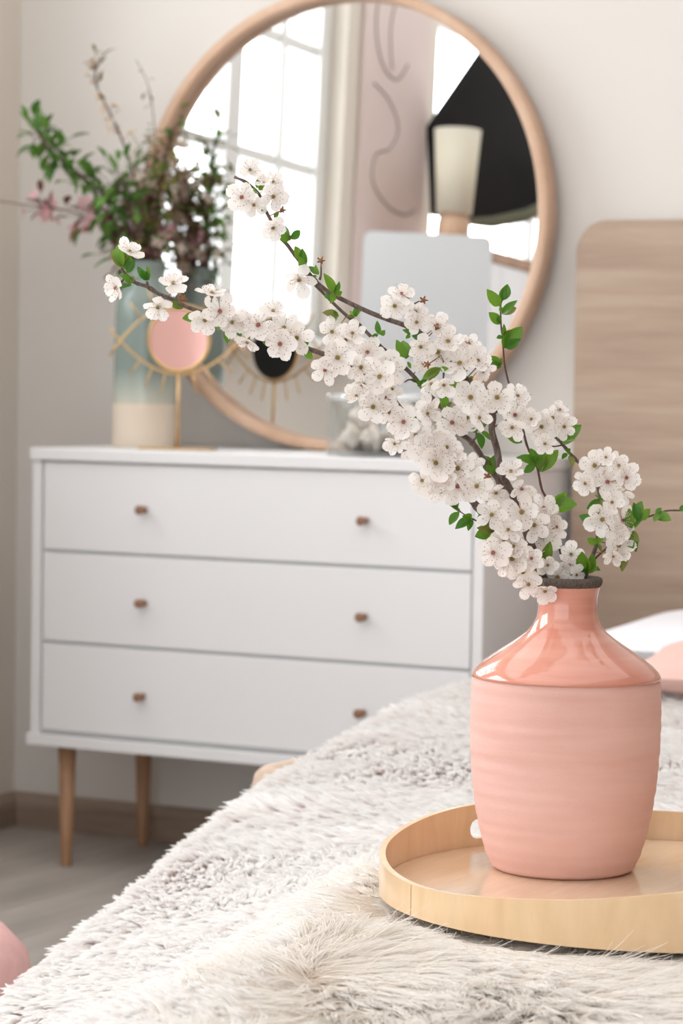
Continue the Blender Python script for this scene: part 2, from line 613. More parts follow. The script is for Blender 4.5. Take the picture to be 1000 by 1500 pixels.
def surf(u, Y):
    """u>=0: metres right of the edge on top; u<0: metres down over the side (rounded)."""
    e, ez = edgeX(Y), edgeZ(Y)
    R = 0.055
    a = np.clip(-u / R, 0, PI / 2)
    down = np.maximum(-u - R * PI / 2, 0)
    X = np.where(u >= 0, e + u, e - R * np.sin(a) - 0.10 * down)
    Zt = topz(np.maximum(X, e), Y)
    Zv = np.where(u >= 0, Zt, topz(e, Y) - R * (1 - np.cos(a)) - down)
    return X, Y, Zv


def surf_n(u, Y):
    h = 0.004
    p = np.stack(surf(u, Y), -1)
    du = np.stack(surf(u + h, Y), -1) - p
    dv = np.stack(surf(u, Y + h), -1) - p
    n = np.cross(du, dv)
    n /= np.linalg.norm(n, axis=-1, keepdims=True)
    return p, n, du / np.linalg.norm(du, axis=-1, keepdims=True), dv / np.linalg.norm(dv, axis=-1, keepdims=True)


def grid_mesh(name, P, m, thickness=None):
    a, b = P.shape[:2]
    me = bpy.data.meshes.new(name)
    vs = P.reshape(-1, 3)
    idx = np.arange(a * b).reshape(a, b)
    fs = np.stack([idx[:-1, :-1], idx[1:, :-1], idx[1:, 1:], idx[:-1, 1:]], -1).reshape(-1, 4)
    me.from_pydata(vs.tolist(), [], fs.tolist())
    me.materials.append(m)
    me.polygons.foreach_set('use_smooth', [True] * len(me.polygons))
    me.update()
    return me


build('mattress', MB().box(1.80 - 1.9, 2.72 - 1.9, -2.90 + 1.2, -0.06 + 1.2, 0.16, 0.335), M['mattress'], hb, False, bevel=0.04)
build('bed_frame', MB().box(1.52 - 1.9, 2.74 - 1.9, -2.92 + 1.2, -0.056 + 1.2, 0.06, 0.155), M['beige_fabric'], hb, False, bevel=0.02)
rail = [Vector((math.cos(a) * 0.028, 0, math.sin(a) * 0.028 if a > 0 else -0.30)) for a in (PI * 0.999, PI * .85, PI * .7, PI * .5, PI * .3, PI * .15, 0.001)] + [Vector((0.028, 0, -0.30)), Vector((-0.028, 0, -0.30))]
build('side_rail', MB().prism(rail, (1.13 - 1.9, -1.50 + 1.2, 0.389), (1.13 - 1.9, -0.06 + 1.2, 0.389)), M['beige_fabric'], hb, True, bevel=0.01)
for lx, ly in ((1.58, -0.15), (2.68, -0.15), (1.58, -2.85), (2.68, -2.85)):
    build('leg', MB().lathe([(0, 0), (0.02, 0), (0.025, 0.06), (0, 0.06)], 12), M['oak'], hb, loc=(lx - 1.9, ly + 1.2, 0))

# blanket with its pile
uu = np.concatenate([np.linspace(-0.36, 0, 40), np.linspace(0.02, 1.55, 90)])
vv = np.linspace(-0.17, -3.26, 160)
U, V = np.meshgrid(uu, vv, indexing='ij')
P = np.stack(surf(U, V), -1)
bl = obj('fluffy_blanket', grid_mesh('fluffy_blanket', P, M['blanket_base']))
tag(bl, 'fluffy white shag blanket with pinkish-brown roots spread over the bed', 'blanket')


def wavefield(X, Y, seed):
    r = np.random.default_rng(seed)
    o = np.zeros_like(X)
    for i in range(7):
        kx, ky, ph = r.normal(0, 1), r.normal(0, 1), r.uniform(0, 6.28)
        s = r.uniform(5, 17)
        o += np.sin(s * (kx * X + ky * Y) + ph) / (1 + s / 12)
    return o / 2.2


def fur(name, P, radii, material, parent, npts):
    """P: (n, npts, 3) strand points"""
    cv = bpy.data.hair_curves.new(name)
    n = P.shape[0]
    cv.add_curves([npts] * n)
    cv.attributes['position'].data.foreach_set('vector', P.astype(np.float32).ravel())
    ra = cv.attributes.get('radius') or cv.attributes.new('radius', 'FLOAT', 'POINT')
    ra.data.foreach_set('value', radii.astype(np.float32).ravel())
    cv.materials.append(material)
    o = bpy.data.objects.new(name, cv)
    COL.objects.link(o)
    o.parent = parent
    o['kind'] = 'stuff'
    return o


def under_tray(Q):
    d = np.hypot(Q[..., 0] - TRAY[0], Q[..., 1] - TRAY[1])
    rootd = d[:, :1]
    # strands beside the tray bend along its rim, strands under it stay under
    inside = (d < 0.280) & (rootd >= 0.280)
    k = np.where(inside, 0.280 / np.maximum(d, 1e-4), 1.0)
    Q[..., 0] = TRAY[0] + (Q[..., 0] - TRAY[0]) * k
    Q[..., 1] = TRAY[1] + (Q[..., 1] - TRAY[1]) * k
    Q[..., 2] = np.where(rootd < 0.280, np.minimum(Q[..., 2], ZB - 0.0015), Q[..., 2])
    return Q


def make_pile(u, y, length, rad, lift, base_ang, swirl, seed, npts=5, curl=0.004, taper=(0.9, 1.0, 0.95, 0.7, 0.12), zoff=0.0, fan=1, spread=0.0019):
    p, n, tu, tv = surf_n(u, y)
    X, Y = p[:, 0], p[:, 1]
    ang = base_ang + swirl * wavefield(X, Y, seed)
    dirn = np.cos(ang)[:, None] * tu + np.sin(ang)[:, None] * tv
    lf = lift + 0.22 * wavefield(X * 1.7, Y * 1.7, seed + 5)
    lf = lf + rng.normal(0, 0.10, len(u))
    m = len(u)
    L = length * rng.uniform(0.75, 1.2, m)
    side = np.cross(n, dirn)
    out, rads = [], []
    t = np.linspace(0, 1, npts)
    for k in range(fan):
        jit = rng.normal(0, spread, (m, 3))
        tip = rng.normal(0, spread * 0.9, (m, 3))
        ls = L * rng.uniform(0.85, 1.08, m)
        a = np.clip(lf + rng.normal(0, 0.05, m), 0.12, 1.4)
        c1 = rng.normal(0, curl, m)
        Q = np.zeros((m, npts, 3))
        for i, tt in enumerate(t):
            up = np.sin(a) * tt * (1 - 0.28 * tt)
            al = np.cos(a) * tt * (0.75 + 0.35 * tt)
            Q[:, i] = p + n * (zoff + (ls * up)[:, None]) + dirn * (ls * al)[:, None] + side * (c1 * np.sin(tt * 3.0) * 1.0)[:, None] + jit * (1 - tt) + tip * tt
        out.append(Q)
        rads.append(np.tile(np.interp(np.linspace(0, 1, npts), np.linspace(0, 1, len(taper)), taper), (m, 1)) * rad * rng.uniform(0.75, 1.15, (m, 1)))
    return under_tray(np.concatenate(out)), np.concatenate(rads)


# region of the cream throw in plan: measured outline (pixels of the photograph -> bed top)
THROW_PX = [(575, 1222), (540, 1262), (470, 1310), (400, 1372), (345, 1425), (300, 1500), (250, 1590)]
TH = [atZ(px, py, ZB - 0.012 - 0.02 * max(0, (560 - px) / 300)) for px, py in THROW_PX]
TH_PTS = np.array([(p.x, p.y) for p in TH])


def throw_side(X, Y):
    """signed distance-like value: >0 inside the throw (front right of its outline)"""
    # outline runs roughly along a curve X = g(Y); interpolate X at Y
    o = np.argsort(TH_PTS[:, 1])
    g = np.interp(Y, TH_PTS[o, 1], TH_PTS[o, 0])
    back = TH_PTS[0, 1]
    d1 = X - g
    d2 = (back + 0.05) - Y
    return np.minimum(d1, d2)


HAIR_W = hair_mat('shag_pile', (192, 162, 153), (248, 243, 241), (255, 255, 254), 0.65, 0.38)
HAIR_C = hair_mat('sheepskin_pile', (222, 206, 190), (243, 236, 227), (252, 249, 245), 0.5, 0.30)

dens = []
for (y_a, y_b, u_a, u_b, per_m2, ln, rd, fan) in ((-3.0, -1.75, -0.34, 1.5, 30000, 0.034, 0.0021, 2), (-1.75, -1.2, -0.25, 1.2, 24000, 0.034, 0.0022, 2), (-1.2, -0.2, -0.2, 1.5, 18000, 0.032, 0.0024, 2)):
    cnt = int((y_b - y_a) * (u_b - u_a) * per_m2)
    u = rng.uniform(u_a, u_b, cnt)
    y = rng.uniform(y_a, y_b, cnt)
    X = surf(u, y)[0]
    keep = throw_side(X, y) < 0.05
    u, y = u[keep], y[keep]
    dens.append(make_pile(u, y, ln, rd, 0.70, PI + 0.75, 1.3, 3, fan=fan))
PP = np.concatenate([d[0] for d in dens])
RR = np.concatenate([d[1] for d in dens])
fur('pile', PP, RR, HAIR_W, bl, 5)

# cream throw: a long-haired sheepskin lying on the blanket under the tray
gy = np.linspace(TH_PTS[0, 1] + 0.03, -3.22, 76)
go = np.argsort(TH_PTS[:, 1])
gx0 = np.interp(gy, TH_PTS[go, 1], TH_PTS[go, 0])
ts = np.linspace(0, 1, 60)
GX = gx0[None, :] + (2.75 - gx0[None, :]) * ts[:, None]
GY = np.repeat(gy[None, :], 60, 0)
GZ = topz(GX, GY) + 0.001 - 0.012 * (ts[:, None] < 0.01)
th = obj('fur_throw', grid_mesh('fur_throw', np.stack([GX, GY, GZ], -1), M['throw_base']))
tag(th, 'cream long-haired fur throw in the foreground under the round tray', 'throw')


def make_fleece():
    n_cl = 17500
    X = rng.uniform(1.3, 2.75, n_cl * 2)
    Y = rng.uniform(-3.21, TH_PTS[0, 1] + 0.04, n_cl * 2)
    s = throw_side(X, Y)
    keep = s > rng.uniform(-0.02, 0.02, len(X))
    X, Y = X[keep], Y[keep]
    zz = topz(X, Y)
    h = 0.004
    nx = -(topz(X + h, Y) - zz) / h
    ny = -(topz(X, Y + h) - zz) / h
    N = np.stack([nx, ny, np.ones_like(nx)], -1)
    N /= np.linalg.norm(N, axis=1, keepdims=True)
    Pc = np.stack([X, Y, zz + 0.004], -1)
    sd = throw_side(X, Y)
    under = np.hypot(X - TRAY[0], Y - TRAY[1]) < 0.280
    # flow: near the outline the hair leans outwards (left), further in it runs to the right and front with waves
    edge_w = np.clip(1 - sd / 0.16, 0, 1)
    ang_in = -0.55 + 1.15 * wavefield(X * 1.1, Y * 1.1, 21)
    ang_ed = PI - 0.55 + 0.5 * wavefield(X, Y, 22)
    D = np.stack([np.cos(ang_in) * (1 - edge_w) + np.cos(ang_ed) * edge_w * 1.2, np.sin(ang_in) * (1 - edge_w) + np.sin(ang_ed) * edge_w * 1.2, np.zeros_like(X)], -1)
    D /= np.linalg.norm(D, axis=1, keepdims=True) + 1e-6
    D = D - N * (D * N).sum(1, keepdims=True)
    Sd = np.cross(N, D)
    m = len(X)
    L = 0.060 * rng.uniform(0.7, 1.25, m)
    L = np.where(under, 0.012, L)
    lift = np.clip(0.38 + 0.22 * wavefield(X * 1.5, Y * 1.5, 23) + rng.normal(0, 0.10, m), 0.12, 1.0)
    lift = np.where(under, 0.1, lift)
    dtr = np.hypot(X - TRAY[0], Y - TRAY[1])
    close = (dtr < 0.36) & (Y < TRAY[1] - 0.05)
    lift = np.where(close & ~under, np.minimum(lift, 0.16), lift)
    wav = rng.normal(0, 0.006, m) * L / 0.06
    ph = rng.uniform(0, 6.28, m)
    npts = 7
    t = np.linspace(0, 1, npts)
    out, rads = [], []
    for k in range(13):
        sp = 0.0058
        jit = rng.normal(0, sp, (m, 1)) * Sd + rng.normal(0, sp, (m, 1)) * D
        conv = rng.uniform(0.12, 0.55, (m, 1))
        ls = L * rng.uniform(0.7, 1.15, m)
        Q = np.zeros((m, npts, 3))
        stray = (rng.uniform(0, 1, m) < 0.06)[:, None] * rng.normal(0, 0.010, (m, 3))
        for i, tt in enumerate(t):
            up = np.sin(lift) * tt * (1 - 0.55 * tt)
            al = np.cos(lift) * tt
            w = wav * (np.sin(tt * 5.0 + ph) - np.sin(ph)) * tt
            Q[:, i] = Pc + N * (ls * up)[:, None] + D * (ls * al)[:, None] + Sd * w[:, None] + jit * (1 - (1 - conv) * tt ** 1.3) + stray * tt * tt
            Q[:, i, 2] = np.maximum(Q[:, i, 2], topz(Q[:, i, 0], Q[:, i, 1]) - 0.002)
        out.append(under_tray(Q))
        rads.append(np.tile(np.interp(t, [0, 0.5, 1], [0.9, 1.0, 0.25]), (m, 1)) * 0.00042 * rng.uniform(0.6, 1.3, (m, 1)))
    return np.concatenate(out), np.concatenate(rads)


Q, R_ = make_fleece()
fur('pile', Q, R_, HAIR_C, th, 7)

# ------------------------------------------------------------------ tray
tray = thing('serving_tray', 'round birch plywood tray with curved rim lying on the cream fur throw', 'tray', (TRAY[0], TRAY[1], ZB))
TR = 0.276
cdir = Vector((CAM.x - TRAY[0], CAM.y - TRAY[1], 0)).normalized()
front_ang = math.atan2(cdir.y, cdir.x)
axis_ang = front_ang + math.radians(40)           # one handle, front right; the other is opposite


def rim_h(a):
    u = Vector((math.cos(a), math.sin(a), 0))
    al = math.degrees(math.atan2(u.dot(_r), u.dot(cdir)))      # 0 = towards the front, positive to the right
    K = [(-180, .043), (-141, .056), (-95, .042), (-57, .0305), (-24, .041), (2, .0565), (32, .064), (70, .056), (125, .043)]
    K = [(x - 360, h) for x, h in K[-2:]] + K + [(x + 360, h) for x, h in K[:3]]
    for i in range(1, len(K) - 2):
        if K[i][0] <= al <= K[i + 1][0]:
            t = (al - K[i][0]) / (K[i + 1][0] - K[i][0])
            p0, p1, p2, p3 = (K[i + o][1] for o in (-1, 0, 1, 2))
            return 0.5 * (2 * p1 + (p2 - p0) * t + (2 * p0 - 5 * p1 + 4 * p2 - p3) * t * t + (3 * p1 - p0 - 3 * p2 + p3) * t ** 3)
    return 0.045


def tray_rim():
    """bent strip with an oval grip hole at each handle: grid with the hole's cells left out, walls round it"""
    import bmesh
    bm = bmesh.new()
    n, k = 320, 16
    t = 0.0062
    hole_w, hole_lo, hole_hi = 0.036, 0.019, 0.040
    inn, outr = [], []

    def warp(a, z):
        return a, z
    zc0, hh0 = (hole_lo + hole_hi) / 2, (hole_hi - hole_lo) / 2

    def inh(i, j):
        a = 2 * PI * (i + 0.5) / n
        z = rim_h(a) * (j + 0.5) / k
        s = ((a - axis_ang + PI / 2) % PI - PI / 2) * TR
        ds = max(0, abs(s) - (hole_w - hh0))
        return ds * ds + (z - zc0) ** 2 < hh0 * hh0
    for i in range(n):
        a0 = 2 * PI * i / n
        H = rim_h(a0)
        ri, ro = [], []
        for j in range(k + 1):
            a, z = a0, H * j / k
            c4 = [inh((i + p) % n, j + q) for p in (-1, 0) for q in (-1, 0) if 0 <= j + q < k]
            if any(c4) and not all(c4):
                # a corner on the grip hole's edge: slide it onto the hole's rounded outline
                s = ((a - axis_ang + PI / 2) % PI - PI / 2) * TR
                cx = max(-(hole_w - hh0), min(hole_w - hh0, s))
                vx, vz_ = s - cx, z - zc0
                L_ = math.hypot(vx, vz_) or 1
                s2, z = cx + vx / L_ * hh0, zc0 + vz_ / L_ * hh0
                a = a0 + (s2 - s) / TR
            ri.append(bm.verts.new(((TR - t) * math.cos(a), (TR - t) * math.sin(a), z)))
            ro.append(bm.verts.new((TR * math.cos(a), TR * math.sin(a), z)))
        inn.append(ri)
        outr.append(ro)

    def inhole(i, j):
        a = 2 * PI * (i + 0.5) / n
        H = rim_h(a)
        z = H * (j + 0.5) / k
        s = ((a - axis_ang + PI / 2) % PI - PI / 2) * TR
        zc, hh = (hole_lo + hole_hi) / 2, (hole_hi - hole_lo) / 2
        ds = max(0, abs(s) - (hole_w - hh))
        return ds * ds + (z - zc) ** 2 < hh * hh
    for i in range(n):
        i2 = (i + 1) % n
        for j in range(k):
            if inhole(i, j):
                # walls towards cells that are solid
                for (ii, jj, va, vb) in (((i - 1) % n, j, (i, j), (i, j + 1)), (i2, j, (i2, j + 1), (i2, j)), (i, j - 1, (i2, j), (i, j)), (i, j + 1, (i, j + 1), (i2, j + 1))):
                    if not (0 <= jj < k) or not inhole(ii, jj):
                        bm.faces.new((inn[va[0]][va[1]], inn[vb[0]][vb[1]], outr[vb[0]][vb[1]], outr[va[0]][va[1]]))
                continue
            bm.faces.new((inn[i][j], inn[i][j + 1], inn[i2][j + 1], inn[i2][j]))
            bm.faces.new((outr[i][j], outr[i2][j], outr[i2][j + 1], outr[i][j + 1]))
        bm.faces.new((inn[i][k], outr[i][k], outr[i2][k], inn[i2][k]))
        bm.faces.new((inn[i][0], inn[i2][0], outr[i2][0], outr[i][0]))
    # soften the stair-steps of the hole's outline
    bmesh.ops.recalc_face_normals(bm, faces=bm.faces)
    me = bpy.data.meshes.new('rim')
    bm.to_mesh(me)
    bm.free()
    me.materials.append(M['tray'])
    return me


rm = obj('rim', tray_rim(), tray)
for p_ in rm.data.polygons:
    p_.use_smooth = False
FL = 0.011
sa = front_ang - math.radians(57)
su, st_ = Vector((math.cos(sa), math.sin(sa), 0)), Vector((-math.sin(sa), math.cos(sa), 0))
sm = [su * (TR - 0.001) + st_ * 0.0004, su * (TR + 0.0002) + st_ * 0.0004, su * (TR + 0.0002) - st_ * 0.0004, su * (TR - 0.001) - st_ * 0.0004]
se = build('seam', MB().prism(sm, (0, 0, 0.0005), (0, 0, rim_h(sa) - 0.0008)), mat('seam_brown', (150, 112, 78), 0.7), tray, False)
se['label'] = 'dark glue seam where the bent rim meets'
build('tray_floor', MB().lathe([(0, 0.001), (TR - 0.0068, 0.001), (TR - 0.0068, FL), (0, FL)], 96), M['tray_floor'], tray, False)

# ------------------------------------------------------------------ coral vase
VZ = ZB + FL
vc = atZ(823.5, 1272, VZ)
vd = (vc - CAM).dot(fw)
ppm = F / vd
cosp = math.cos(math.asin((CAM.z - VZ) / (vc - CAM).length))
vase = thing('coral_vase', 'tall coral pink ceramic vase, glazed shoulder and matte ringed body, on the tray', 'vase', vc)


def vz(y):
    return max(0.0, (1272 - y) / ppm / 0.985)


prof_px = [(1268, 103), (1262, 107), (1252, 112), (1221, 121.5), (1187, 129), (1143, 135), (1092, 138.6), (1050, 139.2), (1024, 138.6), (1004, 137.6), (994, 136.6)]
prof = [(0.0, 0.0), (96 / ppm, 0.0), (100 / ppm, 0.0015)]
zz = np.array([vz(y) for y, w in prof_px][::1])
ww = np.array([w / ppm for y, w in prof_px])
for z in np.linspace(zz[0], zz[-1], 60):
    w = np.interp(z, zz, ww)
    rings = 0.00025 * math.sin(z / 0.0132 * 2 * PI) + 0.00018 * math.sin(z / 0.0207 * 2 * PI + 1)
    prof.append((w + rings, z))
build('body', MB().lathe(prof, 128), [None], vase)
vb = vase.children[0]
k = NT('vase_matte')
n1 = k.noise(1, 3, 0.5, k.coords((6, 6, 60)))
n2 = k.noise(5, 4, 0.55, k.coords())
mxx = k.n('ShaderNodeMath', operation='ADD')
k.l(n1, mxx.inputs[0])
k.l(n2, mxx.inputs[1])
hf = k.n('ShaderNodeMath', operation='MULTIPLY')
hf.inputs[1].default_value = 0.5
k.l(mxx.outputs[0], hf.inputs[0])
k.l(k.ramp(hf.outputs[0], [(0.36, s2l((219, 172, 160))), (0.5, s2l((225, 181, 171))), (0.64, s2l((230, 188, 179)))]), k.p.inputs['Base Color'])
k.p.inputs['Roughness'].default_value = 0.72
k.p.inputs['Specular IOR Level'].default_value = 0.35
g = k.noise(900, 2, 0.6, k.coords())
g2 = k.n('ShaderNodeTexVoronoi')
g2.inputs['Scale'].default_value = 330
k.l(k.coords(), g2.inputs['Vector'])
sp = k.ramp(g2.outputs['Distance'], [(0.0, (1, 1, 1)), (0.22, (0, 0, 0))])
b1 = k.bump(g, 0.30, 0.0008)
b2 = k.bump(sp, 0.45, 0.0008, b1)
k.l(b2, k.p.inputs['Normal'])
vb.data.materials.clear()
vb.data.materials.append(k.m)
up_px = [(994, 136.8), (990, 136.2), (985, 133), (976, 124.5), (966, 111), (956, 96), (946, 80.5), (938, 69), (929, 57.5), (920, 50), (908, 44.3), (895, 42.6), (883, 42.8), (872, 44.6), (864, 46.8)]
pu = [(w / ppm + (0.0006 if i < 3 else 0), vz(y)) for i, (y, w) in enumerate(up_px)]
pu = [(pu[0][0] - 0.0005, pu[0][1] - 0.0004), (pu[0][0] + 0.0008, pu[0][1])] + pu[1:]
gz = build('glazed_shoulder', MB().lathe(pu, 128), mat('dummy', (200, 100, 90)), vase)
gz['label'] = 'glossy coral glazed shoulder and neck'
k = NT('vase_glaze')
n1 = k.noise(1, 3, 0.5, k.coords((5, 5, 70)), 0.3)
k.l(k.ramp(n1, [(0.3, s2l((206, 132, 112))), (0.5, s2l((213, 145, 125))), (0.7, s2l((218, 155, 136)))]), k.p.inputs['Base Color'])
k.p.inputs['Roughness'].default_value = 0.08
k.p.inputs['Coat Weight'].default_value = 0.5
k.p.inputs['Coat Roughness'].default_value = 0.03
k.l(k.bump(n1, 0.08, 0.002), k.p.inputs['Normal'])
gz.data.materials.clear()
gz.data.materials.append(k.m)
pr = [(46.8, 864), (49.5, 860), (50.5, 856), (49.5, 851.5), (46.5, 850), (43.5, 851.5), (41, 856), (39, 866), (37, 884), (38, 905)]
rimo = build('rim', MB().lathe([(w / ppm, vz(y)) for w, y in pr], 96), mat('unglazed_rim', (92, 82, 74), 0.9, var=0.4, vscale=350, bump=0.8, bscale=700), vase)
rimo['label'] = 'rough grey-brown unglazed rim'
# ------------------------------------------------------------------ blossoming branches in the vase
MOUTH_D = vd

BR = {
    'B1': ('long grey-brown blossoming branch reaching highest, to the tip cluster above the mirror centre', [(808, 885, 0), (802, 848, 0), (779, 801, -.01), (756, 738, -.02), (746, 716, -.025), (733, 690, -.03), (728, 660, -.03), (720, 630, -.035), (722, 608, -.035), (712, 590, -.035), (700, 572, -.035), (676, 549, -.035), (652, 526, -.035), (632, 506, -.035), (616, 488, -.035), (594, 477, -.035), (568, 468, -.04), (540, 457, -.045), (508, 442, -.05), (480, 427, -.05), (460, 410, -.05), (446, 392, -.05), (432, 374, -.05), (420, 358, -.05), (406, 342, -.05), (396, 322, -.05), (386, 302, -.05), (379, 284, -.05), (362, 268, -.05), (343, 259, -.05)], 6.4, 2.2),
    'B2': ('brown blossoming branch running just below the longest one', [(812, 885, .01), (800, 846, .012), (776, 800, .01), (752, 744, .0), (740, 724, .0), (728, 701, 0), (712, 680, 0), (700, 660, 0), (688, 645, 0), (670, 631, 0), (652, 603, 0), (640, 590, 0), (620, 570, 0), (608, 554, 0), (592, 538, -.005), (572, 522, -.01), (560, 510, -.01), (544, 494, -.015), (526, 476, -.02), (512, 466, -.025), (494, 450, -.03), (476, 432, -.035), (460, 416, -.04), (450, 404, -.04)], 5.6, 2.0),
    'B3': ('low blossoming branch stretching farthest left over the dresser top', [(804, 885, -.015), (796, 846, -.02), (770, 812, -.03), (725, 775, -.04), (702, 747, -.04), (688, 730, -.045), (650, 688, -.05), (622, 650, -.05), (608, 626, -.055), (590, 604, -.06), (572, 582, -.06), (550, 564, -.065), (520, 544, -.07), (494, 528, -.07), (472, 518, -.07), (448, 510, -.075), (400, 495, -.075), (350, 478, -.08), (312, 463, -.08), (294, 457, -.08), (270, 448, -.08), (254, 439, -.08), (234, 431, -.08), (216, 420, -.08), (198, 414, -.08), (186, 404, -.08), (177, 393, -.08)], 6.0, 2.2),
    'B4': ('thin upright leafy twig rising in front of the headboard gap', [(826, 885, .01), (827, 840, .012), (824, 822, .012), (816, 792, .01), (808, 760, .01), (802, 734, .01), (793, 716, .01), (787, 687, .01), (779, 669, .01), (771, 651, .01), (765, 625, .01), (757, 600, .01), (748, 572, .01), (742, 550, .01), (738, 528, .01), (736, 496, .01), (733.6, 476, .01), (733, 448, .01), (736, 437, .01), (739, 428, .01)], 2.3, 1.2),
    'B5': ('short blossoming branch on the right against the wooden headboard', [(846, 885, -.005), (854, 852, -.005), (864, 825, -.005), (874, 793, 0), (878, 760, 0), (878, 731, 0), (873, 703, .0), (860, 689, .005), (846, 676, .005), (836, 666, .005), (821, 648, .005), (808, 636, .005), (794, 624, .005), (786, 610, .005)], 4.2, 1.8),
    'B6': ('thin dark twig with green leaves reaching right past the frame edge', [(848, 885, .01), (858, 845, .008), (869, 821, .005), (891, 801, 0), (917, 781, -.005), (938, 762, -.01), (961, 753, -.015), (977, 748, -.02), (1000, 748, -.025), (1018, 750, -.03)], 2.2, 1.2),
}
SIDE = [  # side shoots of a branch: owner, path, r0, r1
    ('B1', [(597, 477, -.036), (596, 458, -.04), (592, 444, -.045), (590, 432, -.045)], 2.4, 1.5),
    ('B1', [(594, 450, -.04), (604, 446, -.042), (614, 441, -.045)], 1.2, 1.0),
    ('B3', [(722, 774, -.035), (708, 768, -.035), (690, 759, -.035), (676, 751, -.035), (668, 742, -.035)], 1.2, .8),
    ('B1', [(722, 606, -.035), (732, 600, -.035), (742, 590, -.04)], 2.2, 1.4),
    ('B1', [(721, 627, -.03), (734, 619, -.025), (746, 613, -.02)], 1.2, .9),
    ('B2', [(612, 560, 0), (600, 556, -.01), (592, 560, -.01)], 1.4, 1.0),
    ('B3', [(560, 573, -.06), (545, 580, -.065), (533, 586, -.07)], 1.8, 1.1),
    ('B5', [(823, 652, .005), (812, 654, .0), (803, 653, .0)], 1.2, .9),
    ('B3', [(216, 419, -.08), (215, 412, -.08)], 2.2, 1.6),
    ('B3', [(184, 402, -.08), (180, 410, -.085), (175, 417, -.085)], 1.6, 1.2),
    ('B1', [(468, 410, -.05), (470, 402, -.05), (470, 390, -.05)], 1.8, 1.0),
    ('B2', [(690, 646, 0), (697, 641, -.01), (697, 632, -.01)], 2.2, 1.4),
    ('B1', [(630, 502, -.035), (648, 528, -.05), (650, 540, -.05), (649, 556, -.05)], 1.8, 1.1),
]


def cr(pts, sub=4):
    """smooth path through pixel points"""
    P3 = [at(x, y, MOUTH_D + dz) for x, y, dz in pts]
    out = []
    for i in range(len(P3) - 1):
        p0, p1, p2, p3 = P3[max(i - 1, 0)], P3[i], P3[i + 1], P3[min(i + 2, len(P3) - 1)]
        for s in range(sub):
            t = s / sub
            out.append(0.5 * ((2 * p1) + (p2 - p0) * t + (2 * p0 - 5 * p1 + 4 * p2 - p3) * t * t + (3 * p1 - p0 - 3 * p2 + p3) * t ** 3))
    out.append(P3[-1])
    return out


def knobbly(n, r0, r1, seed):
    r = random.Random(seed)
    o = []
    for i in range(n):
        t = i / (n - 1)
        q = (r0 + (r1 - r0) * t ** 0.8) / ppm
        if r.random() < 0.16:
            q *= r.uniform(1.12, 1.38)
        o.append(q)
    return o


roots, ALLP = {}, []
for key, (label, pts, r0, r1) in BR.items():
    path = cr(pts)
    base = path[0]
    rb = thing('blossom_branch' if key not in ('B4', 'B6') else 'leafy_twig', label, 'branch', base)
    roots[key] = rb
    rad = knobbly(len(path), r0, r1, key)
    mbs = MB().tube([p - base for p in path], rad, 8 if r0 > 3 else 6)
    w_ = build('stem', mbs, M['bark'] if r0 > 3 else M['twig'], rb)
    for p in path[6:]:
        ALLP.append((p, key))
for own, pts, r0, r1 in SIDE:
    path = cr(pts)
    base = roots[own].location
    build('side_twig', MB().tube([p - base for p in path], knobbly(len(path), r0, r1, str(pts)), 6), M['bark'] if r0 > 1.7 else M['twig'], roots[own])
    for p in path:
        ALLP.append((p, own))


def topx(p):
    v = p - CAM
    z = v.dot(fw)
    return 500 + F * v.dot(rt) / z, 750 + F * v.dot(dn) / z, z


PXS = np.array([topx(p) for p, k_ in ALLP])


def nearest(px, py, only=None):
    d = np.hypot(PXS[:, 0] - px, PXS[:, 1] - py)
    if only:
        d = d + np.array([0 if k_ == only else 1e4 for _, k_ in ALLP])
    i = int(np.argmin(d))
    return ALLP[i][0], ALLP[i][1], PXS[i][2], d[i]


# petal, unit length along +x from the flower's centre, facing +z
def petal_mesh(seed, wide=0.50, cup=0.22, notch=0.0):
    r = random.Random(seed)
    nl, nw = 7, 6
    mb = MB()
    vs = []
    wv = [r.uniform(-0.03, 0.03) for _ in range(nw + 1)]
    rip = r.uniform(0, 6)
    for i in range(nl + 1):
        t = i / nl
        hw = wide * (0.16 + 0.84 * math.sin(PI / 2 * min(1, t / 0.62)) ** 1.1) * (math.sqrt(max(0.0, 1 - max(0, (t - 0.62) / 0.40) ** 2)))
        for j in range(nw + 1):
            s = 2 * j / nw - 1
            xx = 0.08 + 0.92 * t + (wv[j] * (t ** 3))
            if i == nl:
                xx -= 0.03 * s * s + notch * max(0, 1 - abs(s) * 4) * 0.08
            elif i == nl - 1:
                xx -= 0.03 * s * s
            yy = hw * s
            z_ = cup * (t ** 1.6) * 0.75 + 0.20 * s * s * hw * (0.5 + t) - 0.06 * math.sin(PI * t) + 0.028 * math.sin(rip + 7 * s) * t * t
            if t > 0.8:
                z_ += r.uniform(-0.012, 0.02)
            vs.append(Vector((xx, yy, z_)))
    fs = []
    for i in range(nl):
        for j in range(nw):
            a = i * (nw + 1) + j
            fs.append((a, a + 1, a + nw + 2, a + nw + 1))
    mb.add(vs, fs)
    return mb.mesh('petal', M['petal'])


PET = [petal_mesh(i, 0.39 + 0.025 * (i % 3), c, i % 2) for i, c in enumerate((0.10, 0.20, 0.30, 0.42, 0.55, 0.16))]
PET_OLD = []
for i in range(2):
    pmx = petal_mesh(20 + i, 0.3, 0.9)
    pmx.materials.clear()
    pmx.materials.append(M['petal_old'])
    PET_OLD.append(pmx)


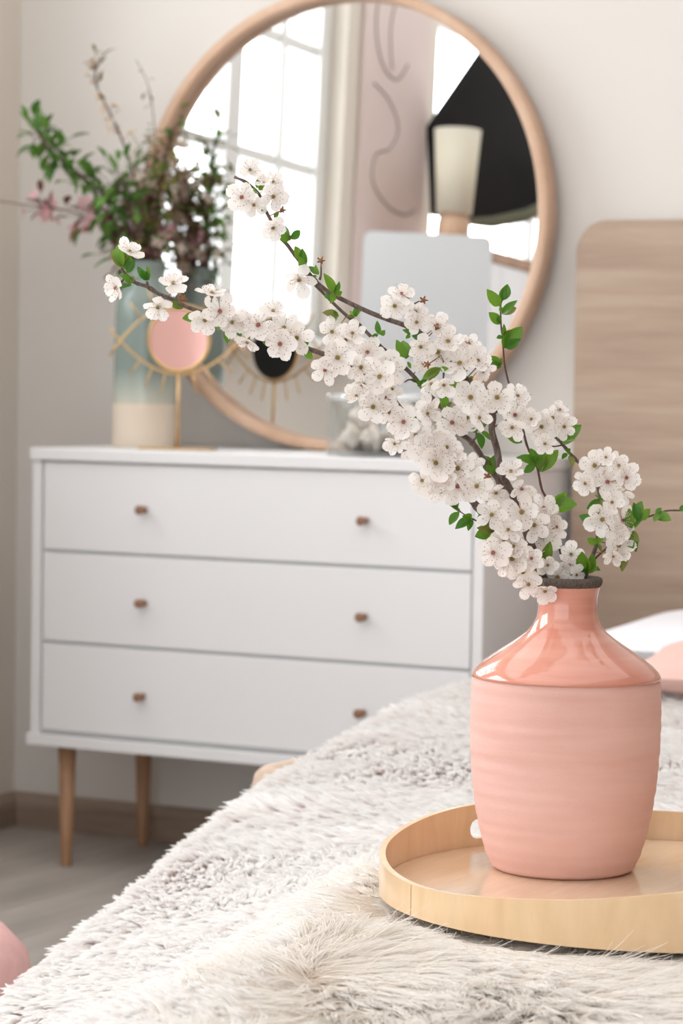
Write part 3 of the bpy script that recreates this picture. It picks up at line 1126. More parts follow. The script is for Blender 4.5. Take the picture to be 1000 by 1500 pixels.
def stamen_mesh(seed, anther, heart):
    r = random.Random(seed)
    mb = MB()
    # heart: small dome
    mb.lathe([(0.15, -0.01), (0.13, 0.05), (0.08, 0.07), (0.0, 0.06)], 8, mi=2)
    n = 20
    for i in range(n):
        a = 2 * PI * i / n + r.uniform(-0.15, 0.15)
        L = r.uniform(0.36, 0.66)
        el = r.uniform(0.45, 1.0)
        p0 = Vector((0.10 * math.cos(a), 0.10 * math.sin(a), 0.04))
        p1 = p0 + Vector((math.cos(a) * math.cos(el), math.sin(a) * math.cos(el), math.sin(el))) * L * 0.55
        p2 = p0 + Vector((math.cos(a) * math.cos(el * 0.8), math.sin(a) * math.cos(el * 0.8), math.sin(el * 0.8))) * L
        mb.tube([p0, p1, p2], [0.014, 0.012, 0.010], 3, mi=0, caps=False)
        q = 0.031
        mb.add([p2 + Vector(v) * q for v in ((1, 0, 0), (-1, 0, 0), (0, 1, 0), (0, -1, 0), (0, 0, 1.2), (0, 0, -1.2))],
               [(0, 2, 4), (2, 1, 4), (1, 3, 4), (3, 0, 4), (2, 0, 5), (1, 2, 5), (3, 1, 5), (0, 3, 5)], 1)
    return mb.mesh('stamens', [M['filament'], anther, heart])


STA = [stamen_mesh(1, M['anther'], M['heart']), stamen_mesh(2, M['anther'], M['heart2']), stamen_mesh(3, M['anther2'], M['heart']), stamen_mesh(4, M['anther'], M['heart'])]

# x, y, radius in px, facing (right, down); kind o = faded
BL = [(366, 249, 17, .3, -.6), (354, 289, 21, -.2, .1), (372, 300, 18, -.1, .7), (400, 288, 20, .3, .2), (400, 266, 14, .6, -.4), (386, 267, 12, 0, -.7), (400, 334, 17, 0, .6), (438, 410, 21, -.1, .65),
      (190, 368, 18, .4, -.7), (169, 422, 19, -.65, .35), (254, 414, 20, 0, -.75), (231, 450, 20, -.1, .6), (310, 428, 20, 0, -.85), (322, 456, 23, 0, 0), (300, 469, 21, 0, .4), (340, 472, 20, .5, .2),
      (354, 470, 17, .4, 0), (378, 476, 23, 0, 0), (400, 455, 18, .1, -.7), (362, 502, 18, -.1, .85), (416, 480, 21, 0, -.3), (410, 504, 22, 0, .3), (434, 495, 23, .1, .1),
      (486, 486, 19, 0, -.4), (494, 524, 24, 0, 0), (476, 542, 20, -.3, .2), (506, 498, 19, 0, .2), (516, 488, 17, .2, -.2), (528, 538, 21, .2, .1), (538, 516, 21, .1, -.4), (556, 552, 25, 0, 0), (572, 538, 23, .1, -.2), (530, 564, 15, -.5, .6),
      (588, 430, 18, 0, -.5), (578, 448, 20, -.1, .3), (608, 456, 18, 0, .5), (610, 472, 17, .2, .3), (640, 476, 18, .4, -.3), (641, 516, 23, 0, 0), (656, 500, 21, .2, -.3), (616, 508, 19, -.2, .5), (620, 532, 18, .3, .2), (632, 562, 18, 0, .75), (650, 564, 17, .2, .6),
      (546, 596, 23, 0, .1), (564, 582, 15, .2, .2), (522, 580, 17, -.4, -.5), (574, 570, 15, .5, 0), (570, 604, 18, .2, .2), (626, 596, 18, -.1, -.4),
      (673, 532, 25, 0, 0), (700, 528, 18, .4, 0), (686, 506, 16, .2, -.5), (708, 544, 15, .5, .4), (689, 582, 25, 0, 0), (728, 582, 24, 0, .2), (758, 580, 19, .5, -.2),
      (591, 618, 23, -.1, -.1), (578, 650, 16, -.5, .2), (609, 637, 20, 0, .3), (626, 606, 17, .1, -.2), (662, 619, 22, 0, 0), (684, 612, 21, -.1, -.4), (702, 612, 17, .3, 0), (640, 644, 21, .2, .2), (624, 662, 23, 0, .1), (638, 678, 25, .1, 0), (670, 686, 25, .1, .1), (664, 664, 18, 0, -.5), (692, 682, 17, .4, .2), (618, 704, 18, -.3, -.1), (638, 716, 20, -.2, .4), (646, 702, 18, -.1, .2), (670, 712, 25, 0, .3), (698, 712, 22, .1, 0), (654, 655, 19, 0, .2), (606, 660, 17, -.3, .1),
      (754, 608, 20, .2, .1), (750, 626, 18, -.1, .4), (748, 690, 19, 0, -.8), (726, 722, 18, 0, .5), (764, 716, 19, .3, .6),
      (734, 736, 18, -.2, -.3), (720, 754, 21, -.2, .1), (764, 750, 26, 0, -.1), (796, 744, 19, .1, -.3), (802, 758, 18, .3, .1), (782, 769, 23, 0, 0), (794, 786, 26, 0, .1), (815, 772, 16, .6, 0), (744, 776, 19, 0, -.2), (738, 790, 21, -.1, .1), (768, 794, 20, .1, .5), (722, 810, 23, -.1, 0), (750, 818, 26, -.1, 0), (766, 838, 21, 0, .5), (774, 856, 19, -.1, .4), (738, 828, 15, -.4, .3), (816, 846, 24, 0, .1), (798, 866, 18, 0, .5), (836, 812, 18, .2, -.2), (834, 828, 16, .2, .2), (802, 828, 15, 0, .1), (844, 842, 14, .5, .4), (752, 800, 18, 0, .2), (778, 818, 17, .2, .3),
      (793, 625, 21, -.1, 0), (809, 612, 18, .1, -.3), (826, 625, 18, .3, .1), (820, 600, 14, .4, -.7), (798, 650, 15, -.2, .3), (778, 614, 15, -.3, -.1),
      (871, 682, 23, 0, -.1), (889.5, 706, 23, 0, 0), (887, 670, 14, 0, -.2), (857, 708, 18, -.6, .4), (906, 682, 17, .4, -.4), (917, 700, 20, .6, .1), (909, 724, 16, .2, .6), (882, 761, 24, 0, 0), (896, 736, 17, .2, -.4), (912, 762, 20, .4, 0), (905, 780, 16, 0, .1), (906, 799, 22, .1, .1), (898, 815, 14, -.3, .6)]
FADED = [(413, 308), (470, 382), (268, 438), (620, 440), (596, 436), (714, 698), (640, 480), (651, 566), (704, 532), (686, 504), (626, 534)]

UPV = Vector((0, 0, 1))
B5_KEYS = None
for bi, (px, py, r, tx, ty) in enumerate(BL):
    rr = random.Random(bi * 13 + 5)
    only = 'B5' if (px > 850 and py < 830) else None
    root, key, rd, dist = nearest(px, py, only)
    dep = rd - 0.010 - rr.uniform(0, 0.014) - (0.008 if bi % 3 == 0 else 0)
    c = at(px, py, dep)
    tz = math.sqrt(max(0.05, 1 - tx * tx - ty * ty))
    tx2, ty2 = tx + rr.uniform(-.28, .28), ty + rr.uniform(-.28, .28)
    n = (rt * tx2 + dn * ty2 - fw * tz).normalized()
    R = r / ppm * 1.16
    spin = rr.uniform(0, 2 * PI)
    q = n.to_track_quat('Z', 'Y')
    # the blossom's own mesh is its calyx and flower stalk
    mb = MB()
    rl = q.inverted() @ (root - c)
    z0 = -0.12 * R
    p1 = Vector((0, 0, z0 - 0.35 * R))
    mb.lathe([(0.0, z0 - 0.30 * R), (0.07 * R, z0 - 0.28 * R), (0.16 * R, z0 - 0.08 * R), (0.15 * R, z0 + 0.05 * R)], 8, 0)
    for s in range(5):
        a = 2 * PI * (s + 0.5) / 5 + spin
        e = Vector((math.cos(a), math.sin(a), 0))
        sd = Vector((-math.sin(a), math.cos(a), 0))
        b0 = e * 0.13 * R + Vector((0, 0, z0))
        mb.add([b0 - sd * 0.09 * R, b0 + sd * 0.09 * R, e * 0.42 * R + Vector((0, 0, z0 - 0.02 * R)), b0 - Vector((0, 0, 0.06 * R)) + e * 0.06 * R], [(0, 1, 2), (0, 2, 3), (1, 3, 2)], 0)
    mid = (p1 + rl) * 0.5 + Vector((0, 0, -0.15 * R))
    mb.tube([Vector((0, 0, z0 - 0.26 * R)), p1, mid, rl], [0.035 * R, 0.032 * R, 0.03 * R, 0.04 * R], 5, 1)
    me = mb.mesh('blossom', [M['calyx'] if bi % 3 else M['calyx_red'], M['calyx']])
    b = obj('blossom', me, roots[key], c - roots[key].location)
    b.rotation_euler = q.to_euler()
    old = False
    cupi = rr.choice((0, 0, 1, 1, 2, 5)) if r > 17 else rr.choice((2, 3, 3, 4))
    for s in range(5):
        pp_ = obj('petal', PET[cupi if rr.random() < 0.7 else rr.randrange(6)], b)
        pp_.scale = (R * rr.uniform(0.88, 1.10), R * rr.uniform(0.82, 1.08), R * rr.uniform(0.8, 1.25))
        pp_.rotation_euler = (rr.uniform(-.25, .25), rr.uniform(-.25, .18), spin + 2 * PI * s / 5 + rr.uniform(-.18, .18))
        pp_.location = (0, 0, rr.uniform(-0.03, 0.03) * R - 0.02 * R)
    st = obj('stamens', STA[bi % 4], b)
    st.scale = (R, R, R)
    st.rotation_euler = (0, 0, rr.uniform(0, 6))

wmb = MB()
wmb.lathe([(0.0, -0.5), (0.10, -0.45), (0.22, -0.1), (0.24, 0.15), (0.12, 0.2), (0, 0.18)], 8, 0)
for i in range(5):
    a = 2 * PI * i / 5
    e = Vector((math.cos(a), math.sin(a), 0))
    s_ = Vector((-math.sin(a), math.cos(a), 0))
    wmb.add([e * 0.2 - s_ * 0.14, e * 0.2 + s_ * 0.14, e * 0.55 + s_ * 0.05 + Vector((0, 0, 0.12)), e * 0.5 - s_ * 0.1 + Vector((0, 0, 0.2))], [(0, 1, 2, 3)], 0)
for i in range(8):
    a = 2 * PI * i / 8 + 0.2
    e = Vector((math.cos(a), math.sin(a), 0))
    wmb.tube([e * 0.1 + Vector((0, 0, 0.15)), e * 0.25 + Vector((0, 0, 0.6))], [0.02, 0.016], 3, 1)
WITH = wmb.mesh('withered_blossom', [M['calyx_red'], M['anther2']])
for i, (px, py) in enumerate(FADED):
    rr = random.Random(i + 900)
    root, key, rd, dist = nearest(px, py)
    c = at(px, py, rd - 0.016)
    b = obj('withered_blossom', WITH, roots[key], c - roots[key].location)
    ax = (c - root).normalized() if dist > 4 else (UPV - fw * 0.5).normalized()
    b.rotation_euler = (ax + UPV * 0.3 - fw * 0.2).normalized().to_track_quat('Z', 'Y').to_euler()
    s_ = 12 / ppm
    b.scale = (s_, s_, s_)
    b['label'] = 'brown withered blossom without petals'
    build('stalk', MB().tube([root - roots[key].location, c - roots[key].location], 0.9 / ppm, 5), M['calyx_red'], roots[key])


def leaf_mesh(seed, wide, fold, curl, m, nl=6):
    vs, fs = [], []
    for i in range(nl + 1):
        t = i / nl
        hw = wide * (math.sin(PI * min(1, t * 0.97 + 0.015) ** 0.9) ** 0.8)
        for j in (-1, -0.5, 0, 0.5, 1):
            vs.append(Vector((t, hw * j, abs(j) * hw * fold + curl * t * t - 0.4 * curl * t)))
    for i in range(nl):
        for j in range(4):
            a = i * 5 + j
            fs.append((a, a + 1, a + 6, a + 5))
    mb = MB().add(vs, fs)
    return mb.mesh('leaf', m)


LEAF = [leaf_mesh(0, 0.21, 0.5, -0.15, M['leaf']), leaf_mesh(1, 0.25, 0.35, -0.3, M['leaf']), leaf_mesh(2, 0.28, 0.7, 0.15, M['leaf']), leaf_mesh(3, 0.24, 0.6, -0.2, M['leaf_bronze'])]
LV = [(177, 391, 166, 370), (178, 391, 172, 366), (181, 392, 178, 372), (186, 400, 196, 386), (188, 398, 186, 378), (192, 416, 178, 407), (196, 414, 190, 404), (192, 418, 179, 424), (214, 411, 204, 394), (215, 411, 216, 394), (218, 410, 208, 398), (250, 430, 243, 420), (247, 443, 265, 450), (290, 463, 271, 466), (288, 462, 284, 455), (330, 484, 332, 500), (326, 478, 322, 486), (345, 488, 351, 494), (392, 508, 386, 498), (448, 508, 451, 498), (444, 512, 456, 524),
      (376, 276, 380, 262), (374, 279, 370, 283), (378, 276, 391, 276), (368, 274, 358, 270), (402, 320, 408, 312), (390, 306, 384, 310), (424, 350, 416, 333), (425, 350, 436, 340), (424, 351, 411, 347), (425, 352, 422, 345), (440, 380, 433, 364), (444, 392, 440, 380), (448, 388, 444, 368), (466, 402, 454, 392), (466, 402, 462, 392), (464, 404, 458, 405), (490, 430, 478, 406), (490, 430, 496, 416), (488, 430, 486, 440), (492, 431, 500, 427), (476, 436, 484, 430),
      (496, 463, 477, 458), (495, 463, 485, 470), (494, 462, 490, 456), (518, 465, 514, 456), (520, 464, 527, 454), (520, 464, 523, 450), (519, 466, 510, 463), (556, 490, 552, 474), (557, 490, 563, 484), (554, 490, 546, 492), (594, 524, 583, 504), (594, 523, 592, 501), (594, 526, 597, 514), (596, 530, 601, 538), (614, 560, 603, 557), (616, 560, 622, 552), (620, 562, 612, 566),
      (602, 489, 592, 484), (602, 488, 594, 478), (603, 488, 609, 476), (604, 490, 617, 496), (604, 491, 612, 498), (600, 490, 596, 494), (645, 539, 623, 552), (645, 541, 628, 553), (644, 541, 653, 540), (685, 560, 661, 567), (684, 558, 690, 553), (734, 537, 714, 533), (733, 535, 718, 525), (733, 535, 734, 526), (732, 448, 717, 429), (731, 448, 722, 446), (736, 440, 741, 421), (735, 441, 736, 425), (735, 460, 752, 444), (735, 460, 753, 452), (735, 458, 733, 450), (732, 475, 718, 461), (732, 474, 731, 464), (736, 492, 738, 478), (735, 493, 728, 495), (737, 491, 747, 485), (739, 510, 760, 485), (739, 510, 742, 490), (739, 509, 757, 500), (730, 598, 731, 574),
      (652, 597, 644, 582), (653, 598, 660, 590), (610, 614, 601, 608), (608, 616, 611, 620), (640, 624, 641, 617), (700, 634, 706, 652), (704, 632, 717, 642), (704, 626, 712, 616), (700, 630, 690, 630), (735, 600, 745, 604), (764, 648, 742, 634), (764, 648, 750, 645), (763, 645, 762, 631), (724, 694, 711, 672), (724, 693, 725, 672), (723, 694, 716, 684), (670, 744, 658, 729), (669, 746, 661, 731), (672, 750, 661, 766), (674, 751, 664, 743), (690, 760, 671, 770), (690, 760, 678, 756), (692, 761, 687, 775), (706, 768, 702, 758), (722, 778, 700, 785), (722, 778, 704, 774), (722, 780, 718, 796), (748, 742, 756, 768), (746, 742, 751, 770), (744, 744, 738, 748), (796, 828, 804, 800), (798, 828, 797, 805), (800, 828, 815, 824), (806, 742, 826, 725), (806, 742, 838, 741), (806, 740, 814, 733),
      (879, 733, 864, 743), (878, 732, 876, 748), (878, 734, 890, 722), (877, 730, 872, 724), (876, 768, 853, 757), (874, 795, 884, 786), (875, 796, 862, 790), (875, 797, 880, 806), (860, 838, 855, 812), (860, 838, 864, 815), (861, 840, 872, 832), (858, 842, 848, 836), (864, 830, 876, 834), (790, 846, 796, 836), (782, 666, 778, 672), (784, 678, 764, 670), (784, 680, 770, 690), (785, 678, 778, 660), (786, 680, 790, 668), (791, 690, 796, 664), (791, 690, 812, 664), (790, 691, 802, 676), (823, 648, 845, 626), (824, 648, 840, 645), (830, 664, 824, 672), (834, 668, 838, 680), (833, 666, 836, 658),
      (922, 777, 936, 741), (920, 777, 922, 752), (936, 763, 930, 742), (938, 762, 950, 748), (918, 780, 932, 790), (918, 781, 931, 802), (916, 783, 926, 800), (902, 796, 892, 800), (958, 754, 978, 762), (960, 753, 968, 746), (908, 790, 912, 828), (910, 800, 906, 824), (995, 748, 1004, 742), (968, 754, 960, 764)]
for i, (bx, by, tx, ty) in enumerate(LV):
    rr = random.Random(i + 50)
    root, key, rd, dist = nearest(bx, by)
    p0 = at(bx, by, rd - 0.003 - 0.0002 * dist)
    p1 = at(tx, ty, rd - 0.004 + rr.uniform(-0.010, 0.006))
    d_ = p1 - p0
    L = d_.length * 1.22
    xax = d_.normalized()
    nz = (-fw + UPV * rr.uniform(-0.2, 0.7) + rt * rr.uniform(-.6, .6))
    nz = (nz - xax * nz.dot(xax)).normalized()
    yax = nz.cross(xax)
    lf = obj('leaf', LEAF[rr.choice((0, 1, 2, 2)) if i % 6 else 3], roots[key], p0 - roots[key].location)
    lf.rotation_euler = Matrix((xax, yax, nz)).transposed().to_euler()
    lf.scale = (L, L * rr.uniform(0.9, 1.25), L)

# ------------------------------------------------------------------ things on the dresser
# tall green vase
gp = atY(211, 640, -0.150)
gpm = F / (gp - CAM).dot(fw)
gv = thing('green_vase', 'tall sage green ceramic vase with unglazed cream base on the dresser', 'vase', (gp.x, -0.150, DH))
gprof = [(0, 655), (45.5, 655), (47, 652), (46.6, 620), (46, 592)]
gtop = [(46, 592), (45.3, 540), (44.2, 470), (42.6, 442), (38.5, 428), (32, 418), (28.4, 408), (28, 397), (29.6, 388), (30.5, 385.5), (29.5, 384), (27, 386), (26, 400), (28, 420), (36, 450)]
gm_ = lambda l_: [(w / gpm, max(0, (655 - y) / gpm)) for w, y in l_]
cb = build('cream_base', MB().lathe(gm_(gprof), 64), mat('unglazed_cream', (226, 211, 193), 0.8, var=0.03), gv)
gg = NT('sage_glaze')
tc = gg.n('ShaderNodeTexCoord')
sx = gg.n('ShaderNodeSeparateXYZ')
gg.l(tc.outputs['Object'], sx.inputs[0])
nz_ = gg.noise(14, 3, 0.5, tc.outputs['Object'])
ad = gg.n('ShaderNodeMath', operation='MULTIPLY_ADD')
ad.inputs[1].default_value = 0.02
gg.l(nz_, ad.inputs[0])
gg.l(sx.outputs['Z'], ad.inputs[2])
mr = gg.n('ShaderNodeMapRange')
mr.inputs['From Min'].default_value = 0.085
mr.inputs['From Max'].default_value = 0.165
gg.l(ad.outputs[0], mr.inputs['Value'])
gg.l(gg.ramp(mr.outputs[0], [(0.0, s2l((214, 208, 192))), (0.35, s2l((186, 192, 180))), (1.0, s2l((136, 150, 144)))]), gg.p.inputs['Base Color'])
gg.p.inputs['Roughness'].default_value = 0.22
build('glazed_body', MB().lathe(gm_(gtop), 64), gg.m, gv)

# branches in the green vase
gd = (Vector((gp.x, -0.150, 1.1)) - CAM).dot(fw)


def bleaf(m, wide):
    return leaf_mesh(0, wide, 0.4, -0.2, m, 3)


BLF = {'g': bleaf(M['bg_leaf'], 0.27), 'o': bleaf(M['bg_olive'], 0.24), 'r': bleaf(M['bg_red'], 0.22)}


def small_flower(m):
    mb = MB()
    for s in range(5):
        a = 2 * PI * s / 5
        e = Vector((math.cos(a), math.sin(a), 0))
        sd = Vector((-math.sin(a), math.cos(a), 0))
        mb.add([Vector((0, 0, 0)), e * 0.55 - sd * 0.38 + UPV * 0.12, e * 1.0 - sd * 0.18 + UPV * 0.3, e * 1.0 + sd * 0.18 + UPV * 0.3, e * 0.55 + sd * 0.38 + UPV * 0.12], [(0, 1, 2, 3, 4)])
    mb.lathe([(0.12, 0.02), (0.1, 0.1), (0, 0.12)], 6)
    return mb.mesh('blossom', m)


BFL = {'p': small_flower(M['bg_pink']), 'c': small_flower(M['bg_cream'])}
# path in px + depth offset, label, [(kind, count, from t, to t, spread px, size px)]
GB = [
    ('green leafy branch leaning far left out of the sage vase', [(214, 420, 0), (208, 380, 0), (190, 335, -.01), (160, 292, -.02), (125, 262, -.03), (95, 238, -.03), (70, 214, -.03), (44, 180, -.03)], 3.0, [('g', 90, .40, 1.0, 8, 15), ('g', 60, .2, .6, 19, 16), ('g', 36, .78, 1.0, 9, 16)]),
    ('dark twig with wine red leaves and pink blossoms reaching the left frame edge', [(212, 420, .01), (200, 385, .02), (170, 345, .03), (130, 320, .04), (95, 308, .05), (50, 302, .05), (-6, 294, .05)], 2.2, [('r', 40, .12, .55, 12, 15), ('p', 18, .15, .6, 14, 8), ('r', 12, .62, .82, 8, 16), ('p', 9, .55, .8, 12, 9)]),
    ('tall thin twig with pale buds curling highest out of the sage vase', [(216, 420, 0), (214, 370, .01), (206, 300, .02), (192, 245, .03), (176, 198, .03), (158, 160, .03), (142, 128, .03), (140, 104, .03), (150, 82, .03), (162, 72, .03)], 2.0, [('c', 16, .3, .8, 7, 6), ('o', 20, .25, .98, 6, 8)]),
    ('upright bushy branch with olive leaves touching the mirror frame', [(218, 420, -.01), (222, 370, -.01), (228, 310, -.01), (238, 260, -.01), (246, 215, -.01), (252, 188, -.01)], 2.4, [('o', 70, .15, .95, 17, 13), ('g', 34, .3, 1., 14, 12)]),
    ('middle branch crowded with cream blossoms and brown buds', [(216, 420, .02), (216, 372, .03), (218, 320, .04), (220, 270, .05), (214, 225, .05)], 2.4, [('c', 60, .2, .95, 18, 9), ('r', 34, .1, .75, 20, 12)]),
    ('dense low green branch spreading over the vase mouth', [(212, 420, -.02), (206, 375, -.03), (196, 330, -.04), (184, 290, -.05), (178, 262, -.05)], 2.4, [('g', 80, .25, 1.0, 18, 15), ('r', 26, .1, .5, 22, 12)]),
    ('right branch with pink blossoms leaning towards the mirror glass', [(220, 420, .01), (228, 382, .02), (236, 340, .04), (246, 300, .06), (254, 262, .08)], 2.2, [('p', 22, .05, .6, 12, 8), ('o', 40, .3, 1., 14, 12), ('r', 30, .1, .7, 12, 12)]),
    ('thin bare twig arching up beside the upper left rim of the mirror', [(222, 420, .0), (230, 340, .03), (240, 260, .06), (246, 190, .08), (240, 130, .09), (222, 92, .1)], 1.2, [('o', 9, .4, .9, 5, 8)]),
]
for bi, (label, pts, r0, deco) in enumerate(GB):
    rr = random.Random(bi + 300)
    P3 = [at(x, y, gd + dz) for x, y, dz in pts]
    for p in P3:
        p.y = min(p.y, -0.10)
    out = []
    for i in range(len(P3) - 1):
        p0, p1, p2, p3 = P3[max(i - 1, 0)], P3[i], P3[i + 1], P3[min(i + 2, len(P3) - 1)]
        for s in range(4):
            t = s / 4
            out.append(0.5 * ((2 * p1) + (p2 - p0) * t + (2 * p0 - 5 * p1 + 4 * p2 - p3) * t * t + (3 * p1 - p0 - 3 * p2 + p3) * t ** 3))
    out.append(P3[-1])
    base = out[0]
    g_ = thing('flowering_branch', label, 'branch', base)
    mb = MB().tube([p - base for p in out], [(r0 * (1 - 0.6 * i / len(out))) / gpm for i in range(len(out))], 6)
    for kind, cnt, t0, t1, spread, size in deco:
        for q in range(cnt):
            t = rr.uniform(t0, t1)
            f = t * (len(out) - 1)
            i = min(int(f), len(out) - 2)
            p = out[i].lerp(out[i + 1], f - i)
            off = (rt * rr.gauss(0, spread) + dn * rr.gauss(0, spread) + fw * rr.gauss(0, spread)) / gpm
            c = p + off
            if c.y > -0.10:
                c.y = -0.10 - rr.uniform(0, 0.02)
            dd = (off + Vector((rr.uniform(-1, 1), rr.uniform(-1, 1), rr.uniform(-.6, 1))) * 6 / gpm).normalized()
            if kind in BLF:
                o = obj('leaf', BLF[kind], g_, c - base)
                o.rotation_euler = dd.to_track_quat('X', 'Z').to_euler()
            else:
                o = obj('blossom', BFL[kind], g_, c - base)
                o.rotation_euler = dd.to_track_quat('Z', 'Y').to_euler()
            s_ = size / gpm * rr.uniform(0.8, 1.3) * (1.45 if kind in BLF else 1.25)
            o.scale = (s_, s_, s_)
            if off.length > 6 / gpm:
                mb.tube([p - base, c - base], 0.5 / gpm, 3, caps=False)
    build('stem', mb, M['twig'], g_, recalc=False)

# eye-shaped table mirror
ep = atY(262, 497, -0.245)
epm = F / (ep - CAM).dot(fw)
ey = thing('eye_shaped_mirror', 'brass eye-shaped table ornament with round pink mirror before the sage vase', 'ornament', (ep.x, -0.245, DH), math.radians(14))
ez = ep.z - DH


def e3(px, py, dy=0.0):
    return Vector(((px - 262) / epm, dy, ez - (py - 497) / epm))


DR = 46 / epm
# disc lies in local XZ plane, facing -Y
ringp = [e3(262, 497) + Vector((math.cos(a), 0, math.sin(a))) * DR for a in np.linspace(0, 2 * PI, 49)]
build('disc_rim', MB().tube(ringp, 3.2 / epm, 8, caps=False), M['gold'], ey)
dm = MB().lathe([(0, 0.002), (DR - 0.001, 0.002), (DR - 0.001, 0.0)], 48)
pk = build('pink_glass', dm, M['pink_mirror'], ey, False, loc=e3(262, 497))
pk.rotation_euler = (PI / 2, 0, 0)
bk = build('black_back', MB().lathe([(0, 0.0015), (DR + 0.001, 0.0015), (DR + 0.001, -0.0015), (0, -0.0025)], 48), M['black'], ey, False, loc=e3(262, 497, 0.003))
bk.rotation_euler = (PI / 2, 0, 0)


def arc(pa, pm_, pb, n=24):
    """circle arc through three px points"""
    out = []
    for i in range(n + 1):
        t = i / n
        x = pa[0] * (1 - t) * (1 - 2 * t) + pm_[0] * 4 * t * (1 - t) + pb[0] * t * (2 * t - 1)
        y = pa[1] * (1 - t) * (1 - 2 * t) + pm_[1] * 4 * t * (1 - t) + pb[1] * t * (2 * t - 1)
        out.append(e3(x, y, 0.0))
    return out


build('lower_lid', MB().tube(arc((156, 482), (262, 548), (368, 482)), 2.0 / epm, 6), M['gold'], ey)
build('upper_lid', MB().tube(arc((156, 522), (262, 446), (368, 522)), 2.0 / epm, 6), M['gold'], ey)
for a, b in (((204, 528), (186, 550)), ((222, 539), (210, 568)), ((242, 546), (236, 577)), ((284, 546), (290, 577)), ((304, 538), (316, 566)), ((322, 527), (344, 545)),
             ((204, 466), (186, 444)), ((226, 454), (214, 424)), ((262, 446), (262, 414)), ((298, 454), (310, 424)), ((320, 466), (338, 444))):
    build('lash', MB().tube([e3(*a), e3(*b)], 1.5 / epm, 6), M['gold'], ey)
build('stem', MB().tube([Vector((0, 0, 0.002)), e3(262, 544)], 2.4 / epm, 8), M['gold'], ey)
build('base_plate', MB().box(-56 / epm, 56 / epm, -0.022, 0.022, 0.0, 0.004), M['gold'], ey, False, bevel=0.0015)

# glass dish with shells
jp = atY(575, 640, -0.215)
JR = 0.121
jar = thing('glass_dish', 'round clear glass dish of white shells on the dresser behind the branches', 'dish', (jp.x, -0.215, DH))
JH = 0.112
build('dish_wall', MB().lathe([(JR - 0.001, 0.0), (JR, 0.002), (JR, JH - 0.004), (JR - 0.002, JH - 0.001), (JR - 0.005, JH - 0.001), (JR - 0.006, JH - 0.004), (JR - 0.006, 0.008), (0, 0.008)], 72), M['jar_glass'], jar)
build('dish_base', MB().lathe([(0, 0.0), (JR - 0.001, 0.0), (JR - 0.0065, 0.0075), (0, 0.0075)], 72), M['jar_glass'], jar)
rim_m = mat('glass_rim_highlight', (236, 240, 242), 0.08, metal=0.6)  # pale metallic colour stands in for the bright highlight on the glass rim
build('dish_rim', MB().lathe([(JR + 0.001, JH - 0.010), (JR + 0.001, JH), (JR - 0.007, JH), (JR - 0.007, JH - 0.010)], 72, closed=True), rim_m, jar)


def shell_mesh(seed):
    r = random.Random(seed)
    prof = [(0.02, -0.62), (0.16, -0.5), (0.26, -0.3), (0.46, -0.05), (0.50, 0.12), (0.38, 0.22), (0.33, 0.30), (0.36, 0.36), (0.24, 0.48), (0.20, 0.54), (0.10, 0.68), (0.01, 0.76)]
    n = 20
    vs, fs = [], []
    for i, (rad, z) in enumerate(prof):
        for j in range(n):
            a = 2 * PI * j / n
            kb = 1 + (0.34 if i in (3, 4) else 0.16 if i in (7, 8) else 0.05) * max(0, math.cos(5 * a + i * 0.9 + seed)) + r.uniform(-.04, .04)
            sq = 1 - 0.18 * math.sin(a + 1)
            vs.append(Vector((rad * kb * sq * math.cos(a), rad * kb * math.sin(a), z)))
    for i in range(len(prof) - 1):
        for j in range(n):
            fs.append((i * n + j, i * n + (j + 1) % n, (i + 1) * n + (j + 1) % n, (i + 1) * n + j))
    fs.append(tuple(reversed(range(n))))
    fs.append(tuple((len(prof) - 1) * n + j for j in range(n)))
    return fixn(MB().add(vs, fs).mesh('seashell', M['shell']))


SH = [shell_mesh(i) for i in range(3)]
spots = [(0.072 * math.cos(a), 0.072 * math.sin(a), 0.032) for a in np.linspace(0.2, 0.2 + 2 * PI, 8)[:-1]] + [(0, 0, 0.032)]
spots += [(0.056 * math.cos(a), 0.056 * math.sin(a), 0.070) for a in np.linspace(0.7, 0.7 + 2 * PI, 6)[:-1]]
for i, (x, y, z) in enumerate(spots):
    rr = random.Random(i + 70)
    o = obj('seashell', SH[i % 3], None, (jp.x + x, -0.215 + y, DH + z + 0.001))
    s_ = 0.047
    o.scale = (s_, s_, s_ * 0.92)
    o.rotation_euler = (PI / 2 + rr.uniform(-.3, .3), rr.uniform(-.3, .3), math.atan2(y, x) + rr.uniform(-.5, .5) + PI / 2)
    tag(o, 'white knobbly seashell heaped inside the round glass dish', 'seashell', 'seashells in the glass dish')

# ------------------------------------------------------------------ pillows and floor cushion


def pillow_mesh(name, w, d, h, m, seed):
    r = np.random.default_rng(seed)
    n = 28
    a = np.linspace(-1, 1, n)
    A, B = np.meshgrid(a, a, indexing='ij')
    prof_ = ((1 - A ** 4) * (1 - B ** 4)) ** 0.55
    wr = 0.06 * wavefield(A * 0.35, B * 0.35, seed)
    mb = MB()
    top = np.stack([A * w / 2 * (1 - 0.06 * (1 - B * B)), B * d / 2 * (1 - 0.06 * (1 - A * A)), h * (0.5 + prof_ * (0.5 + wr))], -1)
    bot = top.copy()
    bot[..., 2] = h * (0.5 - 0.5 * prof_)
    vs = [Vector(p) for p in top.reshape(-1, 3)] + [Vector(p) for p in bot.reshape(-1, 3)]
    fs = []
    for i in range(n - 1):
        for j in range(n - 1):
            q = i * n + j
            fs.append((q, q + n, q + n + 1, q + 1))
            q += n * n
            fs.append((q, q + 1, q + n + 1, q + n))
    mb.add(vs, fs)
    return mb.mesh(name, m)


